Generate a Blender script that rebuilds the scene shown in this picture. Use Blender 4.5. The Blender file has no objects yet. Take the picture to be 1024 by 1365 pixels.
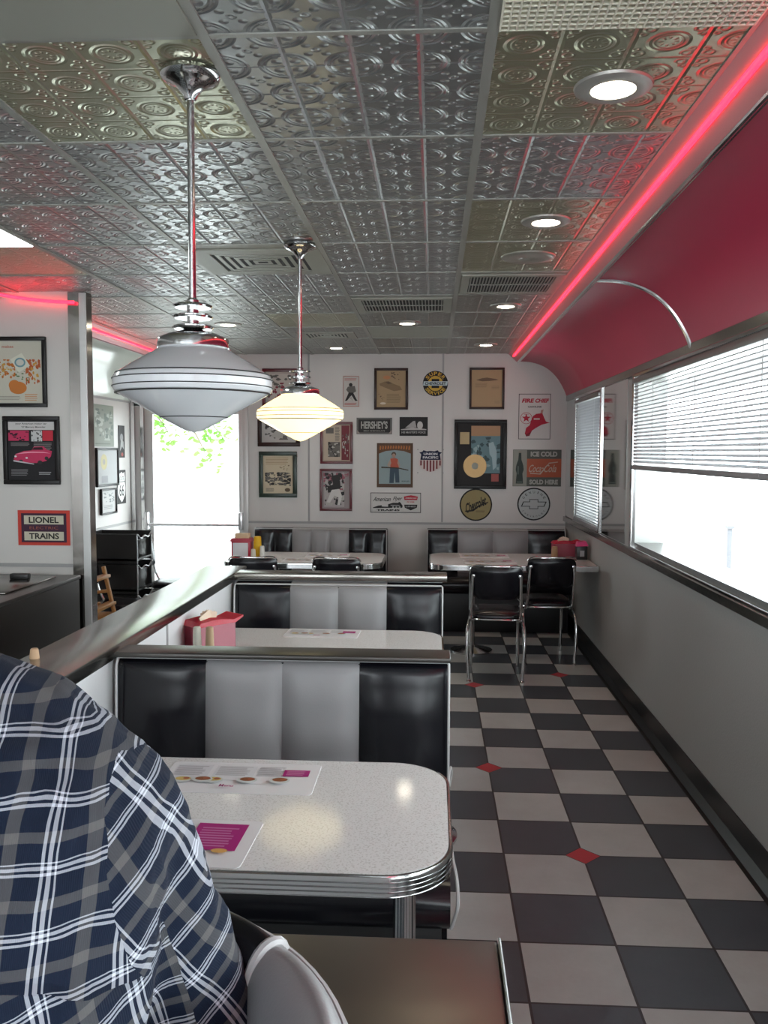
import bpy, bmesh, math, random
from mathutils import Vector, Matrix, noise
random.seed(7)
PI = math.pi
R = math.radians
sc = bpy.context.scene
COL = sc.collection

# ------------------------------------------------------------------ materials
MATS = {}
def mat(name, col=(.8, .8, .8), rough=.5, metal=0., emit=None, es=0., spec=.5, coat=0., alpha=None, trans=0., ior=None, noise_amt=0., noise_scale=20., bump=0., sheen=0.):
    if name in MATS: return MATS[name]
    m = bpy.data.materials.new(name); m.use_nodes = True
    nt = m.node_tree; b = nt.nodes['Principled BSDF']
    b.inputs['Base Color'].default_value = (*col, 1)
    b.inputs['Roughness'].default_value = rough
    b.inputs['Metallic'].default_value = metal
    b.inputs['Specular IOR Level'].default_value = spec
    b.inputs['Coat Weight'].default_value = coat
    b.inputs['Transmission Weight'].default_value = trans
    b.inputs['Sheen Weight'].default_value = sheen
    if ior: b.inputs['IOR'].default_value = ior
    if emit:
        b.inputs['Emission Color'].default_value = (*emit, 1); b.inputs['Emission Strength'].default_value = es
    if noise_amt or bump:
        tc = nt.nodes.new('ShaderNodeTexCoord'); n = nt.nodes.new('ShaderNodeTexNoise')
        n.inputs['Scale'].default_value = noise_scale; n.inputs['Detail'].default_value = 4
        nt.links.new(tc.outputs['Object'], n.inputs['Vector'])
        if noise_amt:
            mx = nt.nodes.new('ShaderNodeMix'); mx.data_type = 'RGBA'; mx.blend_type = 'MIX'
            mx.inputs['A'].default_value = (*[c * (1 - noise_amt) for c in col], 1)
            mx.inputs['B'].default_value = (*[min(1, c * (1 + noise_amt)) for c in col], 1)
            nt.links.new(n.outputs['Fac'], mx.inputs['Factor']); nt.links.new(mx.outputs['Result'], b.inputs['Base Color'])
        if bump:
            bp = nt.nodes.new('ShaderNodeBump'); bp.inputs['Strength'].default_value = bump; bp.inputs['Distance'].default_value = .002
            nt.links.new(n.outputs['Fac'], bp.inputs['Height']); nt.links.new(bp.outputs['Normal'], b.inputs['Normal'])
    MATS[name] = m
    return m

class NT:
    """small expression builder for math nodes"""
    def __init__(s, m):
        s.nt = m.node_tree; s.N = s.nt.nodes; s.L = s.nt.links
    def m(s, op, a, b=None, c=None):
        n = s.N.new('ShaderNodeMath'); n.operation = op
        for i, v in enumerate((a, b, c)):
            if v is None: continue
            if isinstance(v, (int, float)): n.inputs[i].default_value = v
            else: s.L.new(v, n.inputs[i])
        return n.outputs[0]
    def mix(s, f, a, b):
        n = s.N.new('ShaderNodeMix'); n.data_type = 'RGBA'
        for k, v in (('Factor', f), ('A', a), ('B', b)):
            if isinstance(v, (int, float)): n.inputs[k].default_value = v
            elif isinstance(v, tuple): n.inputs[k].default_value = (*v, 1)
            else: s.L.new(v, n.inputs[k])
        return n.outputs['Result']
    def xyz(s, kind='Object'):
        tc = s.N.new('ShaderNodeTexCoord'); sp = s.N.new('ShaderNodeSeparateXYZ')
        s.L.new(tc.outputs[kind], sp.inputs[0]); return sp.outputs[0], sp.outputs[1], sp.outputs[2], tc.outputs[kind]
    def noise(s, vec, scale, detail=3):
        n = s.N.new('ShaderNodeTexNoise'); n.inputs['Scale'].default_value = scale; n.inputs['Detail'].default_value = detail
        s.L.new(vec, n.inputs['Vector']); return n.outputs['Fac']
    def bsdf(s): return s.N['Principled BSDF']

# ------------------------------------------------------------------ mesh helpers
def newbm(): return bmesh.new()
def box(bm, x0, x1, y0, y1, z0, z1, bev=0., M=None, seg=2):
    r = bmesh.ops.create_cube(bm, size=1)
    vs = r['verts']
    bmesh.ops.scale(bm, vec=(abs(x1 - x0), abs(y1 - y0), abs(z1 - z0)), verts=vs)
    bmesh.ops.translate(bm, vec=((x0 + x1) / 2, (y0 + y1) / 2, (z0 + z1) / 2), verts=vs)
    if bev:
        es = list({e for v in vs for e in v.link_edges})
        g = bmesh.ops.bevel(bm, geom=es, offset=bev, segments=seg, affect='EDGES', profile=.5)
        vs = list({v for f in g['faces'] for v in f.verts} | {v for v in vs if v.is_valid})
    if M is not None: bmesh.ops.transform(bm, matrix=M, verts=vs)
    return vs
def lathe(bm, prof, seg=40, M=None, cx=0, cy=0):
    rings = []
    for r, z in prof:
        if r < 1e-6: rings.append([bm.verts.new((cx, cy, z))])
        else: rings.append([bm.verts.new((cx + r * math.cos(2 * PI * i / seg), cy + r * math.sin(2 * PI * i / seg), z)) for i in range(seg)])
    for a, b in zip(rings, rings[1:]):
        for i in range(seg):
            j = (i + 1) % seg
            q = []
            for v in ((a[i] if len(a) > 1 else a[0]), (a[j] if len(a) > 1 else a[0]), (b[j] if len(b) > 1 else b[0]), (b[i] if len(b) > 1 else b[0])):
                if v not in q: q.append(v)
            if len(q) > 2:
                try: bm.faces.new(q)
                except ValueError: pass
    vs = [v for r in rings for v in r]
    if M is not None: bmesh.ops.transform(bm, matrix=M, verts=vs)
    return vs
def catmull(pts, n=6, closed=False):
    P = [Vector(p) for p in pts]; out = []
    m = len(P)
    rng = range(m if closed else m - 1)
    for i in rng:
        if closed: p0, p1, p2, p3 = P[(i - 1) % m], P[i], P[(i + 1) % m], P[(i + 2) % m]
        else: p0, p1, p2, p3 = P[max(i - 1, 0)], P[i], P[i + 1], P[min(i + 2, m - 1)]
        for k in range(n):
            t = k / n
            out.append(.5 * ((2 * p1) + (p2 - p0) * t + (2 * p0 - 5 * p1 + 4 * p2 - p3) * t * t + (3 * p1 - p0 - 3 * p2 + p3) * t ** 3))
    if not closed: out.append(P[-1])
    return out
def tube(bm, pts, r, seg=10, closed=False, smooth=0):
    P = catmull(pts, smooth, closed) if smooth else [Vector(p) for p in pts]
    n = len(P); rad = r if callable(r) else (lambda t: r)
    rings = []; prev = None
    for i, p in enumerate(P):
        if closed: d = P[(i + 1) % n] - P[(i - 1) % n]
        else: d = P[min(i + 1, n - 1)] - P[max(i - 1, 0)]
        if d.length < 1e-9: d = Vector((0, 0, 1))
        d.normalize()
        if prev is None:
            u = d.cross(Vector((0, 0, 1)));
            if u.length < .1: u = d.cross(Vector((1, 0, 0)))
        else: u = prev - d * prev.dot(d)
        u.normalize(); prev = u; w = d.cross(u)
        rr = rad(i / max(1, n - 1))
        rings.append([bm.verts.new(p + rr * (math.cos(2 * PI * k / seg) * u + math.sin(2 * PI * k / seg) * w)) for k in range(seg)])
    for i in range(n if closed else n - 1):
        a, b = rings[i], rings[(i + 1) % n]
        for k in range(seg):
            bm.faces.new((a[k], a[(k + 1) % seg], b[(k + 1) % seg], b[k]))
    if not closed:
        bm.faces.new(rings[0][::-1]); bm.faces.new(rings[-1])
def prism(bm, poly, d0, d1, axis='z', M=None):
    """polygon in 2D extruded from d0 to d1 along axis"""
    def P(a, b, c): return {'z': (a, b, c), 'y': (a, c, b), 'x': (c, a, b)}[axis]
    lo = [bm.verts.new(P(a, b, d0)) for a, b in poly]; hi = [bm.verts.new(P(a, b, d1)) for a, b in poly]
    n = len(poly); f = [bm.faces.new(lo), bm.faces.new(hi)]
    for i in range(n): f.append(bm.faces.new((lo[i], lo[(i + 1) % n], hi[(i + 1) % n], hi[i])))
    bmesh.ops.recalc_face_normals(bm, faces=f)
    if M is not None: bmesh.ops.transform(bm, matrix=M, verts=lo + hi)
def rrect(x0, x1, y0, y1, r, n=8, corners=(1, 1, 1, 1)):
    out = []
    for k, (cx, cy, a0) in enumerate(((x1 - r, y1 - r, 0), (x0 + r, y1 - r, 90), (x0 + r, y0 + r, 180), (x1 - r, y0 + r, 270))):
        if corners[k]:
            for i in range(n + 1):
                a = R(a0 + 90 * i / n); out.append((cx + r * math.cos(a), cy + r * math.sin(a)))
        else: out.append(((x1, y1), (x0, y1), (x0, y0), (x1, y0))[k])
    return out
def ringbox(bm, hx, hy, bx_, by_, z0, z1, bev=0.):
    for a in ((-hx, hx, -hy, -hy + by_), (-hx, hx, hy - by_, hy), (-hx, -hx + bx_, -hy + by_, hy - by_), (hx - bx_, hx, -hy + by_, hy - by_)): box(bm, *a, z0, z1, bev=bev)
def obj(name, bm, m, parent=None, smooth=False, label=None, recalc=True):
    if recalc: bmesh.ops.recalc_face_normals(bm, faces=bm.faces[:])
    me = bpy.data.meshes.new(name); bm.to_mesh(me); bm.free()
    for mm in (m if isinstance(m, (list, tuple)) else [m]): me.materials.append(mm)
    if smooth:
        for p in me.polygons: p.use_smooth = True
        try: me.set_sharp_from_angle(angle=R(40 if smooth is True else smooth))
        except Exception: pass
    o = bpy.data.objects.new(name, me); COL.objects.link(o)
    if parent is not None: o.parent = parent
    if label: o['label'] = label
    return o
def thing(name, label, cat, loc=(0, 0, 0), rz=0, group=None):
    o = bpy.data.objects.new(name, None); COL.objects.link(o); o.empty_display_size = .1
    o.location = loc; o.rotation_euler = (0, 0, rz); o['label'] = label; o['category'] = cat
    if group: o['group'] = group
    return o
def tag(o, label, cat, group=None):
    o['label'] = label; o['category'] = cat
    if group: o['group'] = group
    return o
def struct(name, bm, m, smooth=False):
    o = obj(name, bm, m, None, smooth); o['kind'] = 'structure'; return o
def dup(root, loc, rz=None, label=None, group=None):
    r = root.copy(); COL.objects.link(r); r.location = loc
    if rz is not None: r.rotation_euler = (0, 0, rz)
    if label: r['label'] = label
    if group: r['group'] = group
    for ch in list(root.children):
        c = ch.copy(); COL.objects.link(c); c.parent = r
        for g in list(ch.children):
            d = g.copy(); COL.objects.link(d); d.parent = c
    return r
def bx(name, a, m, parent=None, bev=0, **k):
    bm = newbm(); box(bm, *a, bev=bev); return obj(name, bm, m, parent, smooth=bool(bev), **k)

# text -> mesh pieces -------------------------------------------------------
_tc = {}
def glyphs(s, off=0.):
    key = (s, off)
    if key in _tc: return _tc[key]
    cu = bpy.data.curves.new('t', 'FONT'); cu.body = s; cu.offset = off; cu.resolution_u = 3; cu.fill_mode = 'FRONT'
    o = bpy.data.objects.new('t', cu); COL.objects.link(o)
    dg = bpy.context.evaluated_depsgraph_get(); dg.update()
    me = bpy.data.meshes.new_from_object(o.evaluated_get(dg))
    V = [tuple(v.co[:2]) for v in me.vertices]; F = [tuple(p.vertices) for p in me.polygons]
    bpy.data.objects.remove(o); bpy.data.curves.remove(cu); bpy.data.meshes.remove(me)
    _tc[key] = (V, F); return V, F
def text_bm(bm, s, cx, cz, w, h, y, off=.02, shear=0., rot=0.):
    """flat lettering in the xz plane centred at cx,cz fitted to w by h"""
    V, F = glyphs(s, off)
    xs = [v[0] for v in V]; zs = [v[1] for v in V]
    ax, bx_, az, bz = min(xs), max(xs), min(zs), max(zs)
    vs = []
    for a, b in V:
        u = ((a - ax) / (bx_ - ax) - .5) * w; v = ((b - az) / (bz - az) - .5) * h
        u += v * shear
        c, q = math.cos(rot), math.sin(rot)
        vs.append(bm.verts.new((cx + c * u - q * v, y, cz + q * u + c * v)))
    for f in F:
        try: bm.faces.new([vs[i] for i in f])
        except ValueError: pass
def arc_text(bm, s, cx, cz, rad, a0, a1, cw, ch, y, off=.03, inward=False):
    n = len(s)
    for i, c in enumerate(s):
        if c == ' ': continue
        a = R(a0 + (a1 - a0) * (i / max(1, n - 1)))
        rot = a - PI / 2 if not inward else a + PI / 2
        text_bm(bm, c, cx + rad * math.cos(a), cz + rad * math.sin(a), cw * (.35 if c == 'I' else 1), ch, y, off, rot=rot)
def pcol(c, rough=.45):
    return mat('print_%02x%02x%02x' % tuple(int(max(0, min(1, v)) * 255) for v in c), c, .5, spec=.22)
def printed(name, shapes, parent, y0=-.0016, rough=.4, label=None):
    """flat printed shapes (colour, kind, data...) stacked by tiny offsets, local xz plane, -y is the viewer"""
    bm = newbm(); cols = []; y = y0
    for s in shapes:
        c = s[0]
        if c not in cols: cols.append(c)
        mi = cols.index(c); k = s[1]; before = len(bm.faces)
        if k == 'r': P = [(s[2], s[3]), (s[4], s[3]), (s[4], s[5]), (s[2], s[5])]
        elif k == 'e': P = [(s[2] + s[4] * math.cos(2 * PI * i / 28), s[3] + s[5] * math.sin(2 * PI * i / 28)) for i in range(28)]
        elif k == 'p': P = s[2]
        if k in 'rep':
            bm.faces.new([bm.verts.new((a, y, b)) for a, b in P])
        elif k == 't': text_bm(bm, s[2], s[3], s[4], s[5], s[6], y, *(s[7:]))
        elif k == 'a': arc_text(bm, *s[2:10], y, *(s[10:]))
        elif k == 'b':   # scattered blotches inside a rectangle
            rr = random.Random(s[7] if len(s) > 7 else 1)
            for _ in range(s[6]):
                cx, cz = rr.uniform(s[2], s[4]), rr.uniform(s[3], s[5])
                w = (s[4] - s[2]) * rr.uniform(.04, .13); h = (s[5] - s[3]) * rr.uniform(.03, .12)
                n = 9; ph = rr.uniform(0, 6)
                pts = [(min(s[4], max(s[2], cx + w * rr.uniform(.6, 1.1) * math.cos(ph + 2 * PI * i / n))), min(s[5], max(s[3], cz + h * rr.uniform(.6, 1.1) * math.sin(ph + 2 * PI * i / n)))) for i in range(n)]
                y -= .00001
                try: bm.faces.new([bm.verts.new((a, y, b)) for a, b in pts])
                except ValueError: pass
        elif k == 'l':   # text-like fine lines
            z = s[5]; n = s[6]; rr = random.Random(3)
            for i in range(n):
                zz = s[3] + (s[5] - s[3]) * (i + .5) / n; hh = (s[5] - s[3]) / n * .22
                xe = s[2] + (s[4] - s[2]) * rr.uniform(.8, 1)
                bm.faces.new([bm.verts.new(q) for q in ((s[2], y, zz - hh), (xe, y, zz - hh), (xe, y, zz + hh), (s[2], y, zz + hh))])
        bm.faces.ensure_lookup_table()
        for f in bm.faces[before:]: f.material_index = mi
        y -= .0002
    for f in bm.faces:
        f.normal_update()
        if f.normal.y > 0: f.normal_flip()
    return obj(name, bm, [pcol(c, rough) for c in cols], parent, recalc=False, label=label)

# ------------------------------------------------------------------ shared materials
CHROME = mat('polished chrome', (.62, .62, .62), .12, 1.)
STEEL = mat('brushed stainless steel', (.25, .235, .215), .22, 1., noise_amt=.08, noise_scale=6)
DSTEEL = mat('dark steel', (.16, .155, .15), .38, .85, noise_amt=.15, noise_scale=5)
ALU = mat('aluminium trim', (.28, .28, .27), .35, .9)
BLACKV = mat('black vinyl', (.006, .006, .009), .24, spec=.38, bump=.05, noise_scale=300)
GREYV = mat('grey vinyl', (.30, .295, .30), .36, spec=.45, bump=.15, noise_scale=300)
PIPE = mat('light grey piping', (.5, .5, .5), .35)
BLACKP = mat('black plastic', (.012, .012, .012), .4)
BLACKM = mat('matte black laminate', (.008, .008, .009), .45)
WALLM = mat('off white wall panel', (.58, .555, .53), .36, noise_amt=.03, noise_scale=3)
WALLR = mat('white pebbled wall panel', (.40, .40, .39), .5, bump=.5, noise_scale=140, noise_amt=.04)
WHITE = mat('white paint', (.8, .8, .79), .4)
REDV = mat('red cove vinyl', (.60, .028, .095), .40, spec=.5, noise_amt=.05, noise_scale=4)
NEON = mat('red neon', (1, .1, .15), .4, emit=(1, .010, .030), es=5)
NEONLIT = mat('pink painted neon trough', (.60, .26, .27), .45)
TAN = mat('tan paper', (.62, .45, .28), .7)
PAPER = mat('white paper', (.82, .82, .84), .35, spec=.5)
FOAM = mat('dark rubber cove base', (.006, .006, .006), .35)

def glass_mat():
    m = bpy.data.materials.new('window glass'); m.use_nodes = True; nt = m.node_tree; nt.nodes.clear()
    o = nt.nodes.new('ShaderNodeOutputMaterial'); t = nt.nodes.new('ShaderNodeBsdfTransparent'); g = nt.nodes.new('ShaderNodeBsdfGlossy')
    g.inputs['Roughness'].default_value = .02; t.inputs['Color'].default_value = (.97, .99, .98, 1)
    mx = nt.nodes.new('ShaderNodeMixShader'); mx.inputs[0].default_value = .06
    nt.links.new(t.outputs[0], mx.inputs[1]); nt.links.new(g.outputs[0], mx.inputs[2]); nt.links.new(mx.outputs[0], o.inputs[0])
    return m
GLASS = glass_mat()
def translucent(name, col, fac=.5, rough=.5, gl=.1):
    m = bpy.data.materials.new(name); m.use_nodes = True; nt = m.node_tree; nt.nodes.clear()
    o = nt.nodes.new('ShaderNodeOutputMaterial'); d = nt.nodes.new('ShaderNodeBsdfDiffuse'); t = nt.nodes.new('ShaderNodeBsdfTranslucent'); g = nt.nodes.new('ShaderNodeBsdfGlossy')
    for n in (d, t): n.inputs['Color'].default_value = (*col, 1)
    g.inputs['Roughness'].default_value = rough
    a = nt.nodes.new('ShaderNodeMixShader'); a.inputs[0].default_value = fac; b = nt.nodes.new('ShaderNodeMixShader'); b.inputs[0].default_value = gl
    nt.links.new(d.outputs[0], a.inputs[1]); nt.links.new(t.outputs[0], a.inputs[2]); nt.links.new(a.outputs[0], b.inputs[1]); nt.links.new(g.outputs[0], b.inputs[2]); nt.links.new(b.outputs[0], o.inputs[0])
    return m
SLAT = translucent('blind slat', (.42, .43, .45), .12, .4, .15)
LEAF = translucent('leaf green', (.13, .30, .04), .5, .4, .04)
REDP = translucent('red translucent plastic', (.72, .02, .06), .35, .25, .1)
PINKP = translucent('frosted red plastic', (.55, .10, .16), .35, .35, .12)

# ------------------------------------------------------------------ room numbers
XR, XL, XLN = 1.19, -2.78, -3.7      # right wall, left wall (far part), left wall near part
YB, YF = 7.83, -3.6                 # back wall, wall behind the camera
ZC = 2.40
TS, FX0, FY0 = .2977, .277, 5.58     # floor tile, grid node
CT, CX0, CY0 = .6096, -.4935, 1.87   # ceiling module
CXR, CXL = .66, -2.34               # ceiling edges

# floor ---------------------------------------------------------------
fm = mat('checkered floor tile', (.4, .4, .4), .32)
t = NT(fm); x, y, z, vec = t.xyz()
u = t.m('DIVIDE', t.m('SUBTRACT', x, FX0), TS); v = t.m('DIVIDE', t.m('SUBTRACT', y, FY0), TS)
iu = t.m('FLOOR', u); iv = t.m('FLOOR', v)
par = t.m('ABSOLUTE', t.m('MODULO', t.m('ADD', iu, iv), 2.))          # 1 -> light
fu = t.m('ABSOLUTE', t.m('SUBTRACT', t.m('FRACT', u), .5)); fv = t.m('ABSOLUTE', t.m('SUBTRACT', t.m('FRACT', v), .5))
grout = t.m('GREATER_THAN', t.m('MAXIMUM', fu, fv), .487)
n1 = t.noise(vec, 9, 5); n2 = t.noise(vec, 60, 3)
nn = t.m('ADD', t.m('MULTIPLY', n1, .7), t.m('MULTIPLY', n2, .3))
cw = t.N.new('ShaderNodeCombineXYZ'); t.L.new(iu, cw.inputs[0]); t.L.new(iv, cw.inputs[1])
wn = t.N.new('ShaderNodeTexWhiteNoise'); t.L.new(cw.outputs[0], wn.inputs['Vector'])
light = t.mix(nn, (.45, .47, .47), (.65, .685, .68)); dark = t.mix(nn, (.046, .060, .076), (.105, .125, .150))
dark = t.mix(t.m('MULTIPLY', wn.outputs['Value'], .35), dark, (.05, .055, .06))
light = t.mix(t.m('MULTIPLY', wn.outputs['Value'], .3), light, (.40, .40, .38))
c = t.mix(t.m('GREATER_THAN', par, .5), dark, light)
c = t.mix(grout, c, (.03, .03, .032))
for (cc, rr) in ((0, 5), (1, 8), (0, 0), (2, -1), (-2, 9), (3, 13), (-3, 2), (0, 14), (-6, 5), (-5, -2)):
    dx = t.m('ABSOLUTE', t.m('SUBTRACT', x, FX0 + cc * TS)); dy = t.m('ABSOLUTE', t.m('SUBTRACT', y, FY0 - rr * TS))
    dd = t.m('ADD', dx, dy)
    c = t.mix(t.m('LESS_THAN', dd, .069), c, (.03, .03, .03))
    c = t.mix(t.m('LESS_THAN', dd, .064), c, (.58, .045, .06))
c = t.mix(t.m('GREATER_THAN', x, 1.135), c, (.012, .012, .013))
t.L.new(c, t.bsdf().inputs['Base Color'])
t.L.new(t.m('ADD', .3, t.m('MULTIPLY', nn, .18)), t.bsdf().inputs['Roughness'])
bp = t.N.new('ShaderNodeBump'); bp.inputs['Strength'].default_value = .5; bp.inputs['Distance'].default_value = .0015
t.L.new(t.m('SUBTRACT', t.m('MULTIPLY', nn, .3), grout), bp.inputs['Height']); t.L.new(bp.outputs[0], t.bsdf().inputs['Normal'])
bm = newbm(); box(bm, XLN - .1, XR + .12, YF - .1, YB + .12, -.1, 0); struct('floor', bm, fm)

# ceiling ----------------------------------------------------------------
def tin(name, style, col, rough, strength):
    m = mat(name, col, rough, .72); t = NT(m); x, y, z, vec = t.xyz()
    s = CT / 4
    u = t.m('SUBTRACT', t.m('FRACT', t.m('DIVIDE', t.m('SUBTRACT', x, CX0), s)), .5)
    v = t.m('SUBTRACT', t.m('FRACT', t.m('DIVIDE', t.m('SUBTRACT', y, CY0), s)), .5)
    au = t.m('ABSOLUTE', u); av = t.m('ABSOLUTE', v)
    def ridge(d, r0, w): return t.m('MAXIMUM', 0., t.m('SUBTRACT', 1., t.m('DIVIDE', t.m('ABSOLUTE', t.m('SUBTRACT', d, r0)), w)))
    def length(a, b): return t.m('SQRT', t.m('ADD', t.m('MULTIPLY', a, a), t.m('MULTIPLY', b, b)))
    rc = length(u, v)
    cu, cv = t.m('SUBTRACT', .5, au), t.m('SUBTRACT', .5, av); rk = length(cu, cv)
    rib = t.m('MULTIPLY', ridge(au, .5, .05), 1.6); ribv = t.m('MULTIPLY', ridge(av, .5, .035), .7)
    if style == 'medallion':
        h = t.m('MAXIMUM', ridge(rc, .27, .05), t.m('MULTIPLY', ridge(rc, .2, .03), .6))
        th = t.m('ARCTAN2', v, u)
        h = t.m('MAXIMUM', h, t.m('MULTIPLY', ridge(rc, .11, .04), t.m('MAXIMUM', 0., t.m('COSINE', t.m('MULTIPLY', th, 8.)))))
        h = t.m('MAXIMUM', h, t.m('MULTIPLY', ridge(length(t.m('SUBTRACT', au, .34), t.m('SUBTRACT', av, .36)), .07, .035), .9))
        h = t.m('MAXIMUM', h, t.m('MULTIPLY', ridge(length(t.m('SUBTRACT', au, .40), t.m('SUBTRACT', av, .22)), .04, .03), .7))
    else:
        h = t.m('MAXIMUM', ridge(rk, .40, .045), t.m('MULTIPLY', ridge(rk, .33, .028), .7))
        h = t.m('MAXIMUM', h, t.m('MULTIPLY', ridge(length(t.m('SUBTRACT', au, .13), t.m('SUBTRACT', av, .13)), .0, .07), 1.))
        h = t.m('MAXIMUM', h, t.m('MULTIPLY', ridge(length(t.m('SUBTRACT', au, .36), t.m('SUBTRACT', av, .36)), .0, .085), 1.))
        h = t.m('MAXIMUM', h, t.m('MULTIPLY', ridge(length(t.m('SUBTRACT', au, .0), t.m('SUBTRACT', av, .0)), .05, .03), .8))
        h = t.m('MAXIMUM', h, t.m('MULTIPLY', ridge(length(t.m('SUBTRACT', au, .36), t.m('SUBTRACT', av, .2)), .03, .03), .6))
    h = t.m('MAXIMUM', h, rib); h = t.m('MAXIMUM', h, ribv)
    h = t.m('ADD', h, t.m('MULTIPLY', t.noise(vec, 14, 2), .5))
    b = t.N.new('ShaderNodeBump'); b.inputs['Strength'].default_value = strength; b.inputs['Distance'].default_value = .006
    b.invert = True
    t.L.new(h, b.inputs['Height']); t.L.new(b.outputs[0], t.bsdf().inputs['Normal'])
    return m
TIN_Q = tin('pressed tin circles', 'q', (.30, .31, .31), .30, .85)
TIN_M = tin('pressed tin medallions', 'medallion', (.36, .36, .25), .28, .40)
TIN_D = tin('dull pressed tin', 'q', (.27, .275, .255), .36, .55)
PLAINC = mat('plain grey ceiling panel', (.32, .32, .275), .5, .1, noise_amt=.05, noise_scale=4)
bm = newbm()
for i in range(-6, 2):
    x0 = max(CXL - .05 if True else 0, CX0 + i * CT); x1 = min(CXR, CX0 + (i + 1) * CT)
    if i < -3 and True: x0 = CX0 + i * CT; x1 = CX0 + (i + 1) * CT
    if i == 1: x0, x1 = CX0 + CT, CXR
    for k in range(-9, 10):
        y0 = CY0 + k * CT; y1 = min(YB, y0 + CT)
        if i < -3 and y0 > 4.8: continue
        if i == -4 and y0 > 4.8: continue
        st = 0
        if (i, k) in ((-1, 0), (1, 0), (1, 2), (1, 3), (-3, 3), (-1, 6)): st = 1
        if (i, k) in ((-1, -1), (0, 7), (-1, 3), (1, 4), (0, 5), (1, -1), (-2, -3)): st = 2
        if k >= 5 and st == 0: st = 3
        xa = max(x0, CXL) if y0 > 4.8 else x0
        if y0 < 4.74 < y1: pass
        q = [bm.verts.new(p) for p in ((xa, y0, ZC), (x1, y0, ZC), (x1, y1, ZC), (xa, y1, ZC))]
        f = bm.faces.new(q); f.material_index = st
bm2 = bm
for f in bm2.faces:
    f.normal_update()
    if f.normal.z > 0: f.normal_flip()
o = obj('ceiling', bm2, [TIN_Q, TIN_M, PLAINC, TIN_D], recalc=False); o['kind'] = 'structure'
bx('ceiling_slab', (XLN - .1, XR + .4, YF - .1, YB + .1, ZC + .12, ZC + .2), WALLM)['kind'] = 'structure'
GRID = mat('grey ceiling grid', (.34, .34, .31), .45, .3)
bm = newbm()
for i in range(-5, 2): box(bm, CX0 + i * CT - .012, CX0 + i * CT + .012, YF, YB if i > -4 else 4.74, ZC - .004, ZC + .004)
for k in range(-8, 10): box(bm, XLN if CY0 + k * CT < 4.7 else CXL, CXR, CY0 + k * CT - .008, CY0 + k * CT + .008, ZC - .003, ZC + .004)
box(bm, CXR - .012, CXR + .004, YF, YB, ZC - .004, ZC + .01)
struct('trim_1', bm, GRID)

# walls ------------------------------------------------------------------
# back wall with door opening X -2.63..-1.70, z 0..1.95
bm = newbm()
box(bm, -1.70, XR + .1, YB, YB + .1, 0, ZC + .12)
box(bm, XL - .1, -1.70, YB, YB + .1, 1.93, ZC + .12)
box(bm, XL - .1, -2.66, YB, YB + .1, 0, 1.93)
o = struct('wall_back', bm, WALLM)
bm = newbm()
for xx in (-1.137, .08): box(bm, xx - .008, xx + .008, YB - .004, YB, .885, ZC)
box(bm, -1.70, XR, YB - .007, YB, .862, .882)
box(bm, -1.70, XR, YB - .01, YB, 0, .1)
SEAM = mat('grey panel seam', (.33, .325, .32), .5)
struct('trim_2', bm, SEAM)
# right wall: lower part, windows and polished panels
W1 = (.25, 5.20); W3 = (-3.2, -.15); W2 = (6.22, 7.30); WZ = (.955, 1.97)
bm = newbm()
box(bm, XR, XR + .12, YF, YB, 0, .90)
box(bm, XR + .1, XR + .5, YF, YB + .1, 2.02, ZC + .12)
for a, b in ((YF, W3[0]), (W3[1], W1[0]), (W1[1], W2[0]), (W2[1], YB + .1)):
    box(bm, XR, XR + .12, a, b, .90, 2.03)
box(bm, XR, XR + .12, YF, YB, 1.97, 2.03)
struct('wall_right', bm, WALLR)
MIRR = mat('polished steel panel', (.50, .51, .49), .05, 1.)
bm = newbm()
for a, b in ((W3[1], W1[0]), (5.40, W2[0]), (W2[1], YB)): box(bm, XR - .004, XR, a, b, .955, 1.985)
struct('trim_3', bm, MIRR)
bm = newbm()
box(bm, XR - .022, XR + .02, YF, YB, .905, .948, bev=.004)
box(bm, XR - .014, XR, YF, YB, 1.975, 2.025, bev=.003)
struct('trim_4', bm, STEEL)
bm = newbm()
prism(bm, [(XR, 0), (XR, .115), (XR - .006, .115), (XR - .01, .03), (XR - .035, .0)], YF, YB, axis='y')
struct('baseboard_right', bm, FOAM)

def window(n, y0, y1, z0=WZ[0], z1=WZ[1], mull=()):
    root = bpy.data.objects.new('window_%d' % n, None); COL.objects.link(root); root['kind'] = 'structure'
    root.location = (XR, (y0 + y1) / 2, 0); h = (y1 - y0) / 2
    bm = newbm()
    for a, b, c, d in ((-h, -h + .05, z0, z1), (h - .05, h, z0, z1), (-h + .05, h - .05, z0, z0 + .035), (-h + .05, h - .05, z1 - .04, z1)): box(bm, .0, .17, a, b, c, d)
    for mm in mull: box(bm, .12, .16, mm - (y0 + y1) / 2 - .02, mm - (y0 + y1) / 2 + .02, z0, z1)
    obj('window_frame', bm, ALU, root)
    bm = newbm()   # bright outer rim on the room side
    for a, b, c, d in ((-h - .035, -h + .01, z0 - .01, z1 + .01), (h - .01, h + .035, z0 - .01, z1 + .01), (-h, h, z0 - .012, z0 + .008), (-h, h, z1 - .008, z1 + .012)): box(bm, -.016, .004, a, b, c, d, bev=.004)
    obj('window_rim', bm, CHROME, root)
    bm = newbm(); box(bm, .142, .148, -h + .045, h - .045, z0 + .03, z1 - .035); obj('window_pane', bm, GLASS, root)
    return root
window(1, *W1, mull=(1.9,)); window(2, *W2); window(3, *W3, mull=(-1.7,))

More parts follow.
